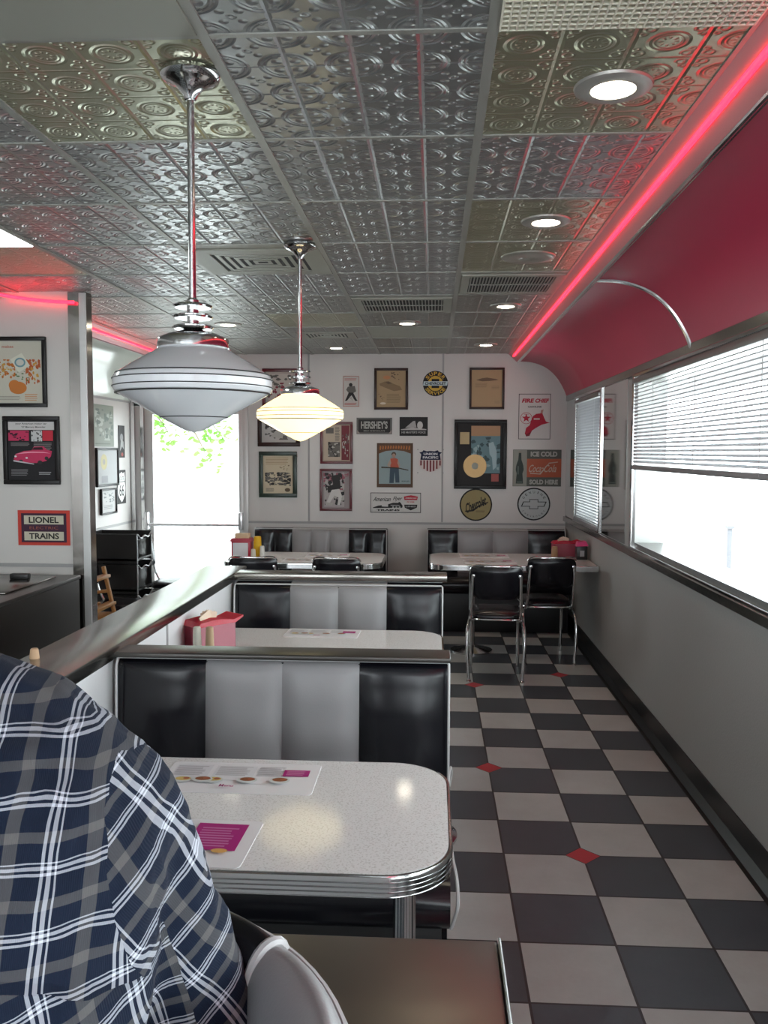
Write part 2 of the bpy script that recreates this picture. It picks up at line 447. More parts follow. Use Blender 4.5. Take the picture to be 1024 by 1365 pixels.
def blind(label, y0, y1, ztop, zbot, pitch, tilt, xoff=-.012, cords=(), gap=False):
    root = thing('window_blind', label, 'blind', (XR + xoff, (y0 + y1) / 2, zbot), 0)
    h = (y1 - y0) / 2; H = ztop - zbot
    bm = newbm(); box(bm, -.018, .018, -h, h, H - .03, H, bev=.003); obj('headrail', bm, ALU, root, smooth=True)
    bm = newbm(); n = int((H - .05) / pitch)
    for i in range(n):
        z = H - .045 - i * pitch
        w = .0125; c, s = math.cos(tilt), math.sin(tilt)
        A = []
        for k, q in enumerate((-1, -.5, 0, .5, 1)):
            xx = w * q; zz = .0022 * (1 - q * q)
            A.append((xx * c - zz * s, xx * s + zz * c))
        for a, b in zip(A, A[1:]):
            bm.faces.new([bm.verts.new(p) for p in ((a[0], -h + .01, z + a[1]), (b[0], -h + .01, z + b[1]), (b[0], h - .01, z + b[1]), (a[0], h - .01, z + a[1]))])
    obj('slats', bm, SLAT, root, smooth=60)
    bm = newbm(); box(bm, -.013, .013, -h + .005, h - .005, -.008, .018, bev=.004); obj('bottom_rail', bm, mat('grey blind rail', (.3, .3, .31), .4, .3), root, smooth=True)
    for yy in cords:
        bm = newbm(); box(bm, -.0145, -.0138, yy - .003, yy + .003, .005, H - .02); obj('ladder_cord', bm, mat('blind cord', (.55, .55, .55), .6), root)
    return root
blind('half raised wide grey venetian blind over the big window on the right wall', W1[0] + .02, W1[1] - .0, 1.955, 1.43, .021, R(30), -.004, cords=(-2.0, -1.2, -.35, .45, 1.25, 2.0))
blind('narrow fully lowered venetian blind over the small far window by the corner', W2[0] + .02, W2[1] - .02, 1.95, .965, .022, R(-55), -.008, cords=(-.35, .35))
# wand of the near blind

# cove, neon trough ------------------------------------------------------
def cove(name, side, m, y0, y1, x_wall, prof):
    bm = newbm(); n = 12
    pts = catmull([(a, 0, b) for a, b in prof], 8)
    L = [[bm.verts.new((p.x, yy, p.z)) for p in pts] for yy in [y0 + (y1 - y0) * i / n for i in range(n + 1)]]
    for a, b in zip(L, L[1:]):
        for i in range(len(pts) - 1): bm.faces.new((a[i], a[i + 1], b[i + 1], b[i]))
    o = obj(name, bm, m, None, smooth=60); o['kind'] = 'structure'
    md = o.modifiers.new('s', 'SOLIDIFY'); md.thickness = .01; md.offset = 0
    return o
PR = [(.748, 2.335), (.85, 2.33), (.944, 2.304), (1.01, 2.27), (1.065, 2.224), (1.11, 2.17), (1.146, 2.111), (1.175, 2.05), (1.19, 2.0)]
cove('trim_5', 1, REDV, YF, YB, XR, PR)
bm = newbm(); prism(bm, [(CXR, ZC + .004), (CXR, ZC - .004), (.735, 2.325), (.75, 2.335), (.76, 2.36), (.70, 2.42)], YF, YB, axis='y')
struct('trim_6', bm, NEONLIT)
bm = newbm(); tube(bm, [(.742, YF, 2.322), (.742, YB, 2.322)], .008, 8); tube(bm, [(.757, YF, 2.325), (.757, YB, 2.325)], .005, 8)
struct('trim_7', bm, CHROME, smooth=True)
tag(obj('neon_tube', (lambda b: (tube(b, [(.693, YF + .1, 2.362), (.693, 7.66, 2.362)], .009, 10), b)[1])(newbm()), NEON, smooth=True), 'long red neon tube along the ceiling edge above the red cove', 'neon light')
def rib(yy, dy=-.12, nm='trim_8'):
    bm = newbm(); pts = catmull([(a, 0, b) for a, b in PR], 6)
    L = []
    for i, p in enumerate(pts):
        tq = i / (len(pts) - 1); nx = -.5 * 0.02; yc = yy + dy * tq
        d = (pts[min(i + 1, len(pts) - 1)] - pts[max(0, i - 1)]).normalized(); nrm = Vector((-d.z, 0, d.x));
        if nrm.z > 0: nrm = -nrm
        base = Vector((p.x, yc, p.z)) + nrm * .004
        L.append([bm.verts.new(base + nrm * a + Vector((0, b, 0))) for a, b in ((0, -.018), (.009, -.014), (.009, -.004), (.005, 0), (.009, .004), (.009, .014), (0, .018))])
    for a, b in zip(L, L[1:]):
        for i in range(6): bm.faces.new((a[i], a[i + 1], b[i + 1], b[i]))
    struct(nm, bm, CHROME, smooth=30)
rib(4.17, -.08); rib(.9, -.08, 'trim_9')

# left far wall with pale cove and its neon -------------------------------
bm = newbm(); box(bm, XL - .1, XL, 4.9, YB, 0, ZC + .12); struct('wall_left', bm, WALLM)
PALE = mat('pale green gloss cove', (.60, .64, .58), .12, spec=.6)
mir = lambda a: -1.59 - a     # mirror of the right side
PLc = [(-2.43, 2.335), (-2.52, 2.30), (-2.62, 2.22), (-2.70, 2.12), (-2.76, 2.02), (XL, 1.965)]
cove('trim_10', -1, PALE, 4.9, YB, XL, PLc)
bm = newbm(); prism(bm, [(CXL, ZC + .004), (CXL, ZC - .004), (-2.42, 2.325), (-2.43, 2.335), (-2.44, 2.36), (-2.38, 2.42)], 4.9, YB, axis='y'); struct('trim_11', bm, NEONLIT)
bm = newbm(); tube(bm, [(-2.427, 4.9, 2.322), (-2.427, YB, 2.322)], .006, 8); box(bm, XL, XL + .006, 4.9, YB, .86, .88); box(bm, XL, XL + .008, 4.9, YB, 1.955, 1.975)
struct('trim_12', bm, SEAM, smooth=True)
bm = newbm(); tube(bm, [(-2.372, 5.0, 2.362), (-2.372, 7.6, 2.362)], .009, 10)
tag(obj('neon_tube', bm, NEON, smooth=True), 'red neon tube along the far left ceiling edge behind the large unlit pendant', 'neon light')

# partition (column wall) at the left ---------------------------------------
bm = newbm(); box(bm, XLN - .1, -1.95, 4.74, 4.82, 0, ZC + .12); struct('wall_partition', bm, WALLM)
bm = newbm()
box(bm, -2.03, -1.935, 4.732, 4.742, 0, ZC - .002); box(bm, -1.95, -1.932, 4.743, 4.825, 0, ZC - .002)
struct('trim_13', bm, mat('worn mirror steel', (.42, .40, .38), .14, 1., noise_amt=.35, noise_scale=7))
bm = newbm(); box(bm, -1.965, -1.925, 4.722, 4.735, 0, ZC - .01, bev=.003); struct('trim_14', bm, mat('satin white corner guard', (.62, .62, .61), .25, .3))
bm = newbm(); box(bm, XLN, -2.03, 4.733, 4.74, .862, .882); struct('trim_15', bm, SEAM)
bm = newbm(); tube(bm, [(-1.985, 4.71, 2.335), (-2.15, 4.715, 2.345), (-2.35, 4.705, 2.37), (-2.42, 4.60, 2.38), (-2.43, 4.2, 2.38), (-2.43, 1.2, 2.38)], .009, 10, smooth=5)
tag(obj('neon_tube', bm, NEON, smooth=True), 'bent red neon tube above the framed ads on the left partition', 'neon light')
bm = newbm(); prism(bm, [(-2.36, ZC), (-2.47, 2.31), (-2.55, 2.31), (-2.55, ZC)], .5, 4.60, axis='y'); struct('trim_16', bm, WHITE)
bm = newbm(); box(bm, XLN - .1, XLN, YF, 4.74, 0, .9); box(bm, XLN - .1, XLN, YF, 4.74, 2.0, ZC + .12)
for a, b in ((YF, YF + .4), (-1.6, 4.74)): box(bm, XLN - .1, XLN, a, b, .9, 2.0)  # leaves an unseen rear opening, added to feed daylight into the room
struct('wall_left_near', bm, WALLM)
bm = newbm(); box(bm, XLN - .1, XR + .1, YF - .1, YF, 0, .8); box(bm, XLN - .1, XR + .1, YF - .1, YF, 2.1, ZC + .12)
for a, b in ((XLN, XLN + .4), (-1.5, -1.2), (.9, XR)): box(bm, a, b, YF - .1, YF, .8, 2.1)  # gaps between are invented window openings, unseen, to let sky light in
struct('wall_front', bm, WALLM)

# door at the back ------------------------------------------------------------
root = bpy.data.objects.new('door_1', None); COL.objects.link(root); root['kind'] = 'structure'; root.location = (-2.18, YB, 0)
DW = mat('white aluminium door frame', (.60, .59, .58), .35, .2)
bm = newbm()
for a, b in ((-.60, -.50), (.435, .485)): box(bm, a, b, -.015, .07, 0, 2.0, bev=.003)
box(bm, -.60, .485, -.015, .07, 1.93, 2.02, bev=.003)
obj('door_frame', bm, DW, root, smooth=True)
bm = newbm(); box(bm, -.50, -.405, .0, .045, .01, 1.93, bev=.003); box(bm, .395, .435, .0, .045, .01, 1.93, bev=.003); box(bm, -.41, .40, 0, .045, 1.855, 1.93, bev=.003); box(bm, -.41, .40, 0, .045, .01, .22, bev=.003)
obj('door_leaf', bm, DW, root, smooth=True)
bm = newbm(); box(bm, -.41, .40, .02, .026, .21, 1.86); obj('door_pane', bm, GLASS, root)
bm = newbm(); tube(bm, [(-.445, -.06, .845), (.41, -.06, .845)], .014, 12)
for xx in (-.455, .42): box(bm, xx - .018, xx + .018, -.075, .0, .80, .96, bev=.005)
obj('door_handle', bm, mat('pale metal push bar', (.75, .75, .76), .25, .6), root, smooth=True, label='horizontal metal push bar')
bm = newbm(); box(bm, XL + .005, XL + .04, YB - .05, YB - .001, 0, 2.0); box(bm, -2.69, -2.66, YB - .03, YB - .001, 0, 2.0); struct('trim_17', bm, CHROME)
bm = newbm(); box(bm, XL + .045, -2.70, YB - .012, YB - .001, 0, ZC - .07); struct('trim_18', bm, mat('grey white panel', (.62, .62, .61), .3))

# ledge half walls ---------------------------------------------------------------
LW = mat('white laminate ledge wall', (.74, .74, .75), .3)
bm = newbm()
box(bm, -1.10, -.935, -1.2, 4.20, 0, .912); struct('wall_middle', bm, LW)
bm = newbm(); box(bm, -.934, .045, 3.985, 4.055, 0, .92); struct('wall_middle_far', bm, LW)
bm = newbm(); box(bm, -.934, .06, .83, .95, 0, .912); struct('wall_middle_near', bm, LW)
bm = newbm()
box(bm, -1.125, -.925, -1.2, 4.215, .912, .952, bev=.004)
box(bm, -.926, .066, 3.950, 4.075, .920, .952, bev=.004)
struct('trim_19', bm, STEEL, smooth=True)
bm = newbm(); box(bm, -.926, .078, .80, .975, .912, .952, bev=.004)
struct('trim_20', bm, mat('brown tinted steel cap', (.17, .155, .13), .33, .85, noise_amt=.12, noise_scale=9), smooth=True)
bm = newbm(); box(bm, .0785, .083, .80, .978, .908, .9545, bev=.002); struct('trim_21', bm, CHROME)
bm = newbm()
for yy in (2.95, 1.2): box(bm, -.935, -.932, yy, yy + .012, 0, .912)
struct('trim_22', bm, SEAM)

# ------------------------------------------------------------------ booths
def channels(root, xs, cols, zb, zt, y_bot, y_top, thick, bul=.028, facing=-1, top_roll=True):
    """padded upright channels of a backrest; local, faces -y"""
    for i, c in enumerate(cols):
        x0, x1 = xs[i], xs[i + 1]
        bm = newbm(); NU, NV = 14, 22
        G = []
        for a in range(NU + 1):
            u = a / NU; col = []
            s = 1 - abs(2 * u - 1) ** 3.2
            for b in range(NV + 1):
                w = b / NV
                # profile: front up, roll over top to the back
                if w < .8:
                    q = w / .8; z = zb + (zt - .03 - zb) * q; yy = y_bot + (y_top - y_bot) * q
                    e = s * (.35 + .65 * math.sin(PI * min(1, .08 + q * .84)))
                    yy -= bul * e
                    yy += .0015 * math.sin(q * 23 + i * 2) * s
                else:
                    q = (w - .8) / .2; an = q * PI / 2
                    z = zt - .03 + .03 * math.sin(an); yy = y_top + (thick) * (1 - math.cos(an)) * .9
                    yy -= bul * s * .42 * math.cos(an)
                col.append(bm.verts.new((x0 + (x1 - x0) * u, yy, z)))
            G.append(col)
        for a in range(NU):
            for b in range(NV): bm.faces.new((G[a][b], G[a + 1][b], G[a + 1][b + 1], G[a][b + 1]))
        bot = [bm.verts.new((x0, thick + y_top, zb)), bm.verts.new((x1, thick + y_top, zb))]
        bm.faces.new([G[0][b] for b in range(NV + 1)][::-1] + [bot[0]])
        bm.faces.new([G[NU][b] for b in range(NV + 1)] + [bot[1]])
        obj('back_channel', bm, BLACKV if c == 'k' else GREYV, root, smooth=50, label='black vinyl back channel' if c == 'k' else 'grey vinyl back channel')
def piping(bm, pts, r=.0045, sm=0): tube(bm, pts, r, 6, smooth=sm)
def bench_side(root, w, cols, wid, top, depth, sgn=1, pipes=True, seat_z=.46, seat_col=BLACKV):
    """one seating side that faces local -y; back of cushions at y=0"""
    xs = [-w / 2]
    for q in wid: xs.append(xs[-1] + q * w / sum(wid))
    channels(root, xs, cols, seat_z - .04, top, -.105, -.075, .08)
    # seat cushion with waterfall front
    bm = newbm(); prof = [(-.09, .33), (-.09, seat_z - .01), (-.16, seat_z), (-depth + .10, seat_z + .012), (-depth + .03, seat_z), (-depth - .004, seat_z - .03), (-depth - .012, seat_z - .065), (-depth + .0, seat_z - .11), (-depth + .02, .33)]
    pp = catmull([(0, a, b) for a, b in prof], 4, closed=False)
    N = 8; L = []
    for i in range(N + 1):
        u = i / N; s = abs(2 * u - 1) ** 6; xx = -w / 2 + w * u
        L.append([bm.verts.new((xx, p.y * 1.0 + .006 * s, p.z - .012 * s * (1 if p.z > .4 else 0))) for p in pp])
    for a, b in zip(L, L[1:]):
        for i in range(len(pp) - 1): bm.faces.new((a[i], a[i + 1], b[i + 1], b[i]))
        bm.faces.new((a[0], b[0], b[-1], a[-1]))
    bm.faces.new(L[0]); bm.faces.new(L[-1][::-1])
    obj('seat_cushion', bm, seat_col, root, smooth=50)
    for e in (-1, 1):
        bm = newbm(); xx = e * (w / 2 + .002)
        piping(bm, [(xx, -.10, seat_z - .03), (xx, -.16, seat_z - .006), (xx + e * .006, -depth + .13, seat_z), (xx + e * .014, -depth + .03, seat_z - .006), (xx + e * .016, -depth - .006, seat_z - .05), (xx + e * .008, -depth + .002, seat_z - .09), (xx, -depth + .016, .335)], .0045, 5)
        obj('seat_piping', bm, PIPE, root, smooth=True, label='pale grey seat piping')
    q = w / 2 - .002
    bm = newbm(); piping(bm, [(-q, -.115, seat_z), (-q, -.098, top - .03), (-q, -.088, top - .008), (-q + .006, -.086, top - .003), (q - .006, -.086, top - .003), (q, -.088, top - .008), (q, -.098, top - .03), (q, -.115, seat_z)], .004)
    obj('back_piping', bm, PIPE, root, smooth=True, label='pale grey backrest piping')
def booth(label, x0, x1, yback, top, cols, wid, depth=.42, double=False, cap=False, rz=0, thick=.12, group=None):
    """yback: plane of backrest core front"""
    w = x1 - x0
    root = thing('booth_bench', label, 'booth', ((x0 + x1) / 2, yback, 0), rz, group)
    bench_side(root, w, cols, wid, top, depth)
    core = .0 + thick
    bm = newbm(); box(bm, -w / 2, w / 2, -.07, core + (.02 if double else 0), .02, top - .015, bev=.006)
    if double: pass
    obj('back_core', bm, BLACKV, root, smooth=True)
    bm = newbm(); box(bm, -w / 2 + .015, w / 2 - .02, -depth + .05, -.04, 0, .335, bev=.004)
    if double: box(bm, -w / 2 + .015, w / 2 - .02, .03, depth - .10, 0, .335, bev=.004)
    obj('bench_base', bm, BLACKM, root, smooth=True)
    if cap:
        bm = newbm(); box(bm, -w / 2 - .003, w / 2 + .003, -.098, .008, top - .003, top + .013, bev=.005, seg=3)
        obj('top_cap', bm, mat('dark steel cap', (.09, .085, .08), .35, .8), root, smooth=True, label='dark metal top cap')
    if double:
        n0 = set(root.children)
        bench_side(root, w, cols, wid, top - .02, depth)
        M = Matrix.Translation((0, -.045, 0)) @ Matrix.Rotation(PI, 4, 'Z')
        for ch in set(root.children) - n0: ch.matrix_local = M
    return root
BW = (.26, .225, .225, .26); BC = 'kggk'
B1 = booth('double sided black and grey channel booth bench right behind the front table', -.912, .050, 2.50, .928, BC, BW, depth=.44, double=True, cap=True, thick=.0)
B2 = booth('black and grey channel booth bench under the steel capped half wall end', -.912, .047, 3.978, .915, BC, BW, depth=.40, thick=.0)
BL = booth('seven channel booth bench against the back wall, left one near the door', -1.60, -.41, YB - .125, .835, 'kkgggkk', (1,) * 7, depth=.50, thick=.11)
BR = booth('four channel booth bench against the back wall in the right corner', -.05, XR - .03, YB - .125, .84, BC, (1, 1.15, 1.15, 1.2), depth=.50, thick=.11)

# ------------------------------------------------------------------ tables
lam = mat('speckled white laminate', (.66, .65, .62), .09, spec=.5)
t = NT(lam); x, y, z, vec = t.xyz()
vr = t.N.new('ShaderNodeTexVoronoi'); vr.inputs['Scale'].default_value = 260; t.L.new(vec, vr.inputs['Vector'])
c = t.mix(t.m('GREATER_THAN', t.noise(vec, 230, 4), .57), (.82, .82, .81), (.66, .65, .63))
c = t.mix(t.m('LESS_THAN', vr.outputs['Distance'], .08), c, (.5, .48, .46))
t.L.new(c, t.bsdf().inputs['Base Color'])
def table(label, x0, x1, y0, y1, z, leg_x, rad=.13, wall='left', legs=1):
    cx, cy = (x0 + x1) / 2, (y0 + y1) / 2
    root = thing('diner_table', label, 'table', (cx, cy, 0))
    hx, hy = (x1 - x0) / 2, (y1 - y0) / 2
    cor = {'left': (1, 0, 0, 1), 'right': (0, 1, 1, 0), 'none': (1, 1, 1, 1)}[wall]
    P = rrect(-hx, hx, -hy, hy, rad, 14, cor)
    bm = newbm(); prism(bm, rrect(-hx + .002, hx - .002, -hy + .002, hy - .002, rad, 14, cor), z - .034, z, 'z'); obj('tabletop', bm, lam, root)
    # ribbed chrome edge band
    bm = newbm(); prof = [(.0, -.0005), (.004, -.001), (.006, -.005)]
    zz = -.006
    for k in range(4):
        prof += [(.0062, zz), (.0062, zz - .0055), (.0025, zz - .0065), (.0025, zz - .0085)]; zz -= .0088
    prof += [(.006, zz + .001), (0, zz)]
    n = len(P); rings = []
    for i in range(n):
        p = Vector(P[i]); a = Vector(P[i - 1]); b = Vector(P[(i + 1) % n])
        d = (b - a).normalized(); nr = Vector((d.y, -d.x))
        rings.append([bm.verts.new((p.x + nr.x * q, p.y + nr.y * q, z + h)) for q, h in prof])
    for i in range(n):
        a, b = rings[i], rings[(i + 1) % n]
        for k in range(len(prof) - 1): bm.faces.new((a[k], a[k + 1], b[k + 1], b[k]))
    obj('edge_band', bm, CHROME, root, smooth=35, label='ribbed chrome table edge')
    for lx in (leg_x if isinstance(leg_x, tuple) else (leg_x,)):
        bm = newbm(); lathe(bm, [(0, z - .034), (.07, z - .034), (.07, z - .042), (.028, z - .05), (.024, z - .06), (.024, .05), (.03, .04), (.12, .02), (.16, .012), (.16, 0), (0, 0)], 28, cx=lx - cx, cy=0)
        obj('pedestal', bm, CHROME, root, smooth=35, label='round chrome pedestal leg')
    return root
T1 = table('white laminate table with ribbed chrome edge in the nearest booth', -.932, .037, 1.50, 2.065, .76, -.055)
T2 = table('white laminate table in the second booth, below the red napkin box', -.932, .040, 3.02, 3.635, .76, -.055)
T3 = table('white laminate table before the seven channel bench by the door', -1.55, -.375, 6.19, 6.87, .71, (-.75, -1.2), wall='none')
T4 = table('white laminate table fixed to the right wall in the far corner', -.02, XR - .01, 6.19, 6.93, .71, .3, wall='right')

# ------------------------------------------------------------------ chairs
def make_chair(label, loc, rz):
    r = thing('diner_chair', label, 'chair', loc, rz, 'chrome diner chairs')
    # seat
    bm = newbm(); P = rrect(-.175, .175, -.16, .22, .08, 8)
    for (s, z) in (): pass
    L = []
    for s, z in ((.93, .405), (1., .41), (1.01, .425), (.99, .44), (.9, .452), (.6, .46), (.2, .462)):
        L.append([bm.verts.new((a * s, .03 + (b - .03) * s, z)) for a, b in P])
    for a, b in zip(L, L[1:]):
        for i in range(len(P)): bm.faces.new((a[i], a[(i + 1) % len(P)], b[(i + 1) % len(P)], b[i]))
    bm.faces.new(L[0]); bm.faces.new(L[-1])
    obj('seat', bm, BLACKV, r, smooth=50)
    bm = newbm(); tube(bm, [(a * 1.02, .03 + (b - .03) * 1.02, .409) for a, b in P], .007, 8, closed=True); obj('seat_rim', bm, CHROME, r, smooth=True, label='chrome seat rim')
    # curved back pad
    bm = newbm(); NX, NZ = 14, 10; F = []; Bk = []
    for i in range(NX + 1):
        u = i / NX * 2 - 1; cf, cb = [], []
        for k in range(NZ + 1):
            v = k / NZ; hw = .165 + .012 * v - .02 * (abs(2 * v - 1) ** 5)
            z = .555 + .225 * v + (.010 * (1 - u * u) * (-1 if v > .8 else 0)) - .014 * (abs(u) ** 6) * (1 if v > .5 else -1)
            yb = -.205 - .035 * v - .03 * (1 - u * u)
            th = .016 * (1 - abs(u) ** 6) * (1 - abs(2 * v - 1) ** 6) + .004
            cf.append(bm.verts.new((hw * u, yb + th, z))); cb.append(bm.verts.new((hw * u, yb - th, z)))
        F.append(cf); Bk.append(cb)
    for i in range(NX):
        for k in range(NZ):
            bm.faces.new((F[i][k], F[i + 1][k], F[i + 1][k + 1], F[i][k + 1])); bm.faces.new((Bk[i][k], Bk[i][k + 1], Bk[i + 1][k + 1], Bk[i + 1][k]))
        bm.faces.new((F[i][0], Bk[i][0], Bk[i + 1][0], F[i + 1][0])); bm.faces.new((F[i][NZ], F[i + 1][NZ], Bk[i + 1][NZ], Bk[i][NZ]))
    for k in range(NZ):
        bm.faces.new((F[0][k], F[0][k + 1], Bk[0][k + 1], Bk[0][k])); bm.faces.new((F[NX][k], Bk[NX][k], Bk[NX][k + 1], F[NX][k + 1]))
    obj('backrest', bm, BLACKV, r, smooth=50)
    bm = newbm(); tube(bm, [(-.17, -.238, .755), (-.155, -.25, .777), (-.11, -.262, .786), (0, -.272, .776), (.11, -.262, .786), (.155, -.25, .777), (.17, -.238, .755)], .005, 8, smooth=5)
    box(bm, -.085, .085, -.281, -.262, .772, .785, bev=.004)
    obj('grab_handle', bm, CHROME, r, smooth=True, label='chrome handle on the backrest')
    for e in (-1, 1):
        bm = newbm(); tube(bm, [(e * .155, -.245, .72), (e * .158, -.235, .62), (e * .162, -.20, .48), (e * .163, -.13, .40), (e * .16, .05, .385), (e * .158, .18, .36), (e * .165, .22, .26), (e * .165, .235, .0)], .011, 10, smooth=5)
        obj('back_post', bm, CHROME, r, smooth=True)
        bm = newbm(); tube(bm, [(e * .165, .02, .392), (e * .178, -.10, .385), (e * .188, -.175, .33), (e * .188, -.205, .22), (e * .176, -.215, .008)], .011, 10, smooth=5)
        lathe(bm, [(0, 0), (.016, 0), (.016, .01), (.011, .014)], 12, cx=e * .176, cy=-.215)
        obj('rear_leg', bm, CHROME, r, smooth=True)
        bm = newbm(); lathe(bm, [(0, -.006), (.010, -.004), (.012, 0), (.010, .004), (0, .006)], 12, M=Matrix.Translation((e * .15, -.262, .715)) @ Matrix.Rotation(R(90), 4, 'X'))
        obj('screw_cap', bm, CHROME, r, smooth=True)
    return r
C1 = make_chair('black and chrome diner chair in the aisle, nearest to the corner table', (.43, 5.86, 0), R(-3))
dup(C1, (.83, 6.36, 0), R(3), 'black and chrome diner chair pushed under the corner table beside the right wall')
dup(C1, (-1.28, 6.20, 0), R(4), 'black diner chair at the left table, partly behind the napkin box and ledge')
dup(C1, (-.665, 6.20, 0), R(-2), 'black diner chair at the left table, second from the glass door')
dup(C1, (-2.22, 5.95, 0), R(-90), 'black diner chair turned sideways behind the wooden high chair')
dup(C1, (-2.15, 6.98, 0), R(-92), 'black diner chair standing in front of the glass door')

# ------------------------------------------------------------------ pendants
def pendant(label, x, y, lit):
    r = thing('pendant_lamp', label, 'lamp', (x, y, ZC - .004), 0, 'art deco pendant lamps'); o = lambda z: z - ZC
    bm = newbm(); lathe(bm, [(0, o(2.40)), (.068, o(2.40)), (.069, o(2.391)), (.064, o(2.384)), (.055, o(2.379)), (.046, o(2.376)), (.030, o(2.366)), (.017, o(2.350)), (.013, o(2.340)), (0, o(2.338))], 36); obj('canopy', bm, CHROME, r, smooth=35)
    bm = newbm(); lathe(bm, [(.0085, o(2.345)), (.0085, o(1.80))], 16); obj('rod', bm, CHROME, r, smooth=True)
    for z, rr in ((1.866, .046), (1.841, .047), (1.816, .048)):
        bm = newbm(); lathe(bm, [(0, o(z) + .004), (rr - .004, o(z) + .004), (rr, o(z)), (rr - .004, o(z) - .004), (0, o(z) - .004)], 32); obj('ring', bm, CHROME, r, smooth=35)
    bm = newbm(); lathe(bm, [(.009, o(1.885)), (.014, o(1.88)), (.014, o(1.815)), (.03, o(1.808)), (.06, o(1.80)), (.082, o(1.79)), (.084, o(1.787)), (.084, o(1.768)), (0, o(1.766))], 40); obj('shade_holder', bm, CHROME, r, smooth=35)
    prof = [(.078, 1.775), (.082, 1.765), (.105, 1.752), (.145, 1.728), (.174, 1.708), (.182, 1.702), (.186, 1.694), (.186, 1.672), (.182, 1.664), (.172, 1.657), (.12, 1.628), (.06, 1.594), (.02, 1.573), (0, 1.568)]
    bm = newbm(); lathe(bm, [(a, o(b)) for a, b in prof], 64)
    if lit:
        m = mat('lit cream opal glass', (.9, .8, .5), .25, emit=(1., .82, .42), es=1.2)
        nt = NT(m); x_, y_, z_, v_ = nt.xyz()
        gl = nt.m('SUBTRACT', 1., nt.m('MULTIPLY', nt.m('ABSOLUTE', nt.m('ADD', z_, ZC - 1.66)), 3.5))
    else: m = mat('unlit white opal glass', (.70, .72, .74), .12, spec=.6, coat=.3)
    obj('shade', bm, m, r, smooth=25, label='glowing cream glass shade' if lit else 'unlit white glass shade')
    dk = mat('thin dark painted line', (.02, .02, .02), .4) if not lit else mat('thin brown painted line', (.16, .13, .09), .4)
    for rr, z in ((.1795, 1.7053), (.1868, 1.6925), (.1868, 1.675), (.1805, 1.6602)) + (((.0795, 1.6045),) ):
        bm = newbm(); tube(bm, [(rr * math.cos(2 * PI * i / 64), rr * math.sin(2 * PI * i / 64), o(z)) for i in range(64)], .0014 if z != 1.6602 else .002, 6, closed=True)
        obj('painted_line', bm, dk, r, smooth=True)
    return r
pendant('large near pendant lamp with unlit white glass shade on chrome rod', -.572, 2.04, False)
P2 = pendant('farther pendant lamp with glowing cream glass shade on chrome rod', -.574, 3.70, True)

# ------------------------------------------------------------------ ceiling fittings
LENS = mat('glowing downlight lens', (1, 1, 1), .3, emit=(1, .9, .72), es=16)
def downlight(label, x, y, tilt=False):
    r = thing('downlight', label, 'ceiling light', (x, y, ZC), 0, 'recessed ceiling downlights')
    bm = newbm(); lathe(bm, [(.052, -.002), (.054, -.010), (.075, -.012), (.092, -.006), (.094, 0), (.05, .0)], 40); obj('trim_ring', bm, mat('satin steel ring', (.40, .39, .36), .4, .5), r, smooth=35)
    bm = newbm(); lathe(bm, [(0, -.014), (.03, -.0125), (.045, -.008), (.052, -.002), (.052, .0)], 32); obj('lens', bm, LENS, r, smooth=True)
    l = bpy.data.lights.new('downlight_beam', 'SPOT'); l.energy = 5; l.color = (1, .86, .66); l.spot_size = R(110); l.spot_blend = .8; l.shadow_soft_size = .04
    lo = bpy.data.objects.new('downlight_beam', l); COL.objects.link(lo); lo.parent = r; lo.location = (0, 0, -.02)
    return r
for lb, x, y in (('glowing recessed downlight nearest, beside the red cove', .425, 2.17), ('glowing recessed downlight just before the round ceiling speaker', .42, 3.38),
                 ('glowing recessed downlight beyond the dark louvred vent on the right', .425, 5.28), ('glowing recessed downlight above the framed brown paper near the corner', .42, 7.16),
                 ('glowing recessed downlight between middle vent and blank panel', -.187, 5.95), ('glowing recessed downlight close to the back wall, left of the blank panel', -.83, 7.33),
                 ('glowing recessed downlight seen just right of the near pendant rings', -1.43, 5.98), ('glowing recessed downlight in the left ceiling seen beside pendant rod', -1.9, 6.6)): downlight(lb, x, y)
r = thing('ceiling_speaker', 'round flat grey ceiling speaker between downlight and vent', 'speaker', (.418, 3.985, ZC))
bm = newbm(); lathe(bm, [(0, -.006), (.03, -.006), (.035, -.009), (.07, -.008), (.085, -.010), (.112, -.009), (.12, -.005), (.122, 0), (0, 0)], 44); obj('cover', bm, mat('pale metal disc', (.40, .40, .35), .35, .5), r, smooth=35)
DARKV = mat('dark vent opening', (.012, .012, .013), .7)
def louvre(label, x0, x1, y0, y1, n, border=.05, slit=True, nm='ceiling_vent'):
    r = thing(nm, label, 'vent', ((x0 + x1) / 2, (y0 + y1) / 2, ZC)); hx, hy = (x1 - x0) / 2, (y1 - y0) / 2
    bm = newbm(); b = border
    ringbox(bm, hx, hy, b, b, -.008, -.0005)
    obj('frame', bm, PLAINC, r)
    bm = newbm(); box(bm, -hx + b * .5, hx - b * .5, -hy + b * .5, hy - b * .5, -.002, -.0005); obj('backing', bm, DARKV, r)
    bm = newbm()
    for i in range(n):
        xx = -hx + b + (2 * hx - 2 * b) * (i + .5) / n
        box(bm, xx - .003, xx + .003, -hy + b, hy - b, -.007, -.001, M=None)
    box(bm, -hx + b, hx - b, -.002, .002, -.0075, -.001)
    obj('louvres', bm, mat('grey vent blade', (.34, .34, .31), .5, .2), r)
    return r
louvre('dark louvred ceiling vent next to the neon tube on the right', .135, .645, 4.36, 4.86, 27, .04)
louvre('dark louvred ceiling vent in the middle ceiling column', -.478, .10, 4.99, 5.49, 25, .05)
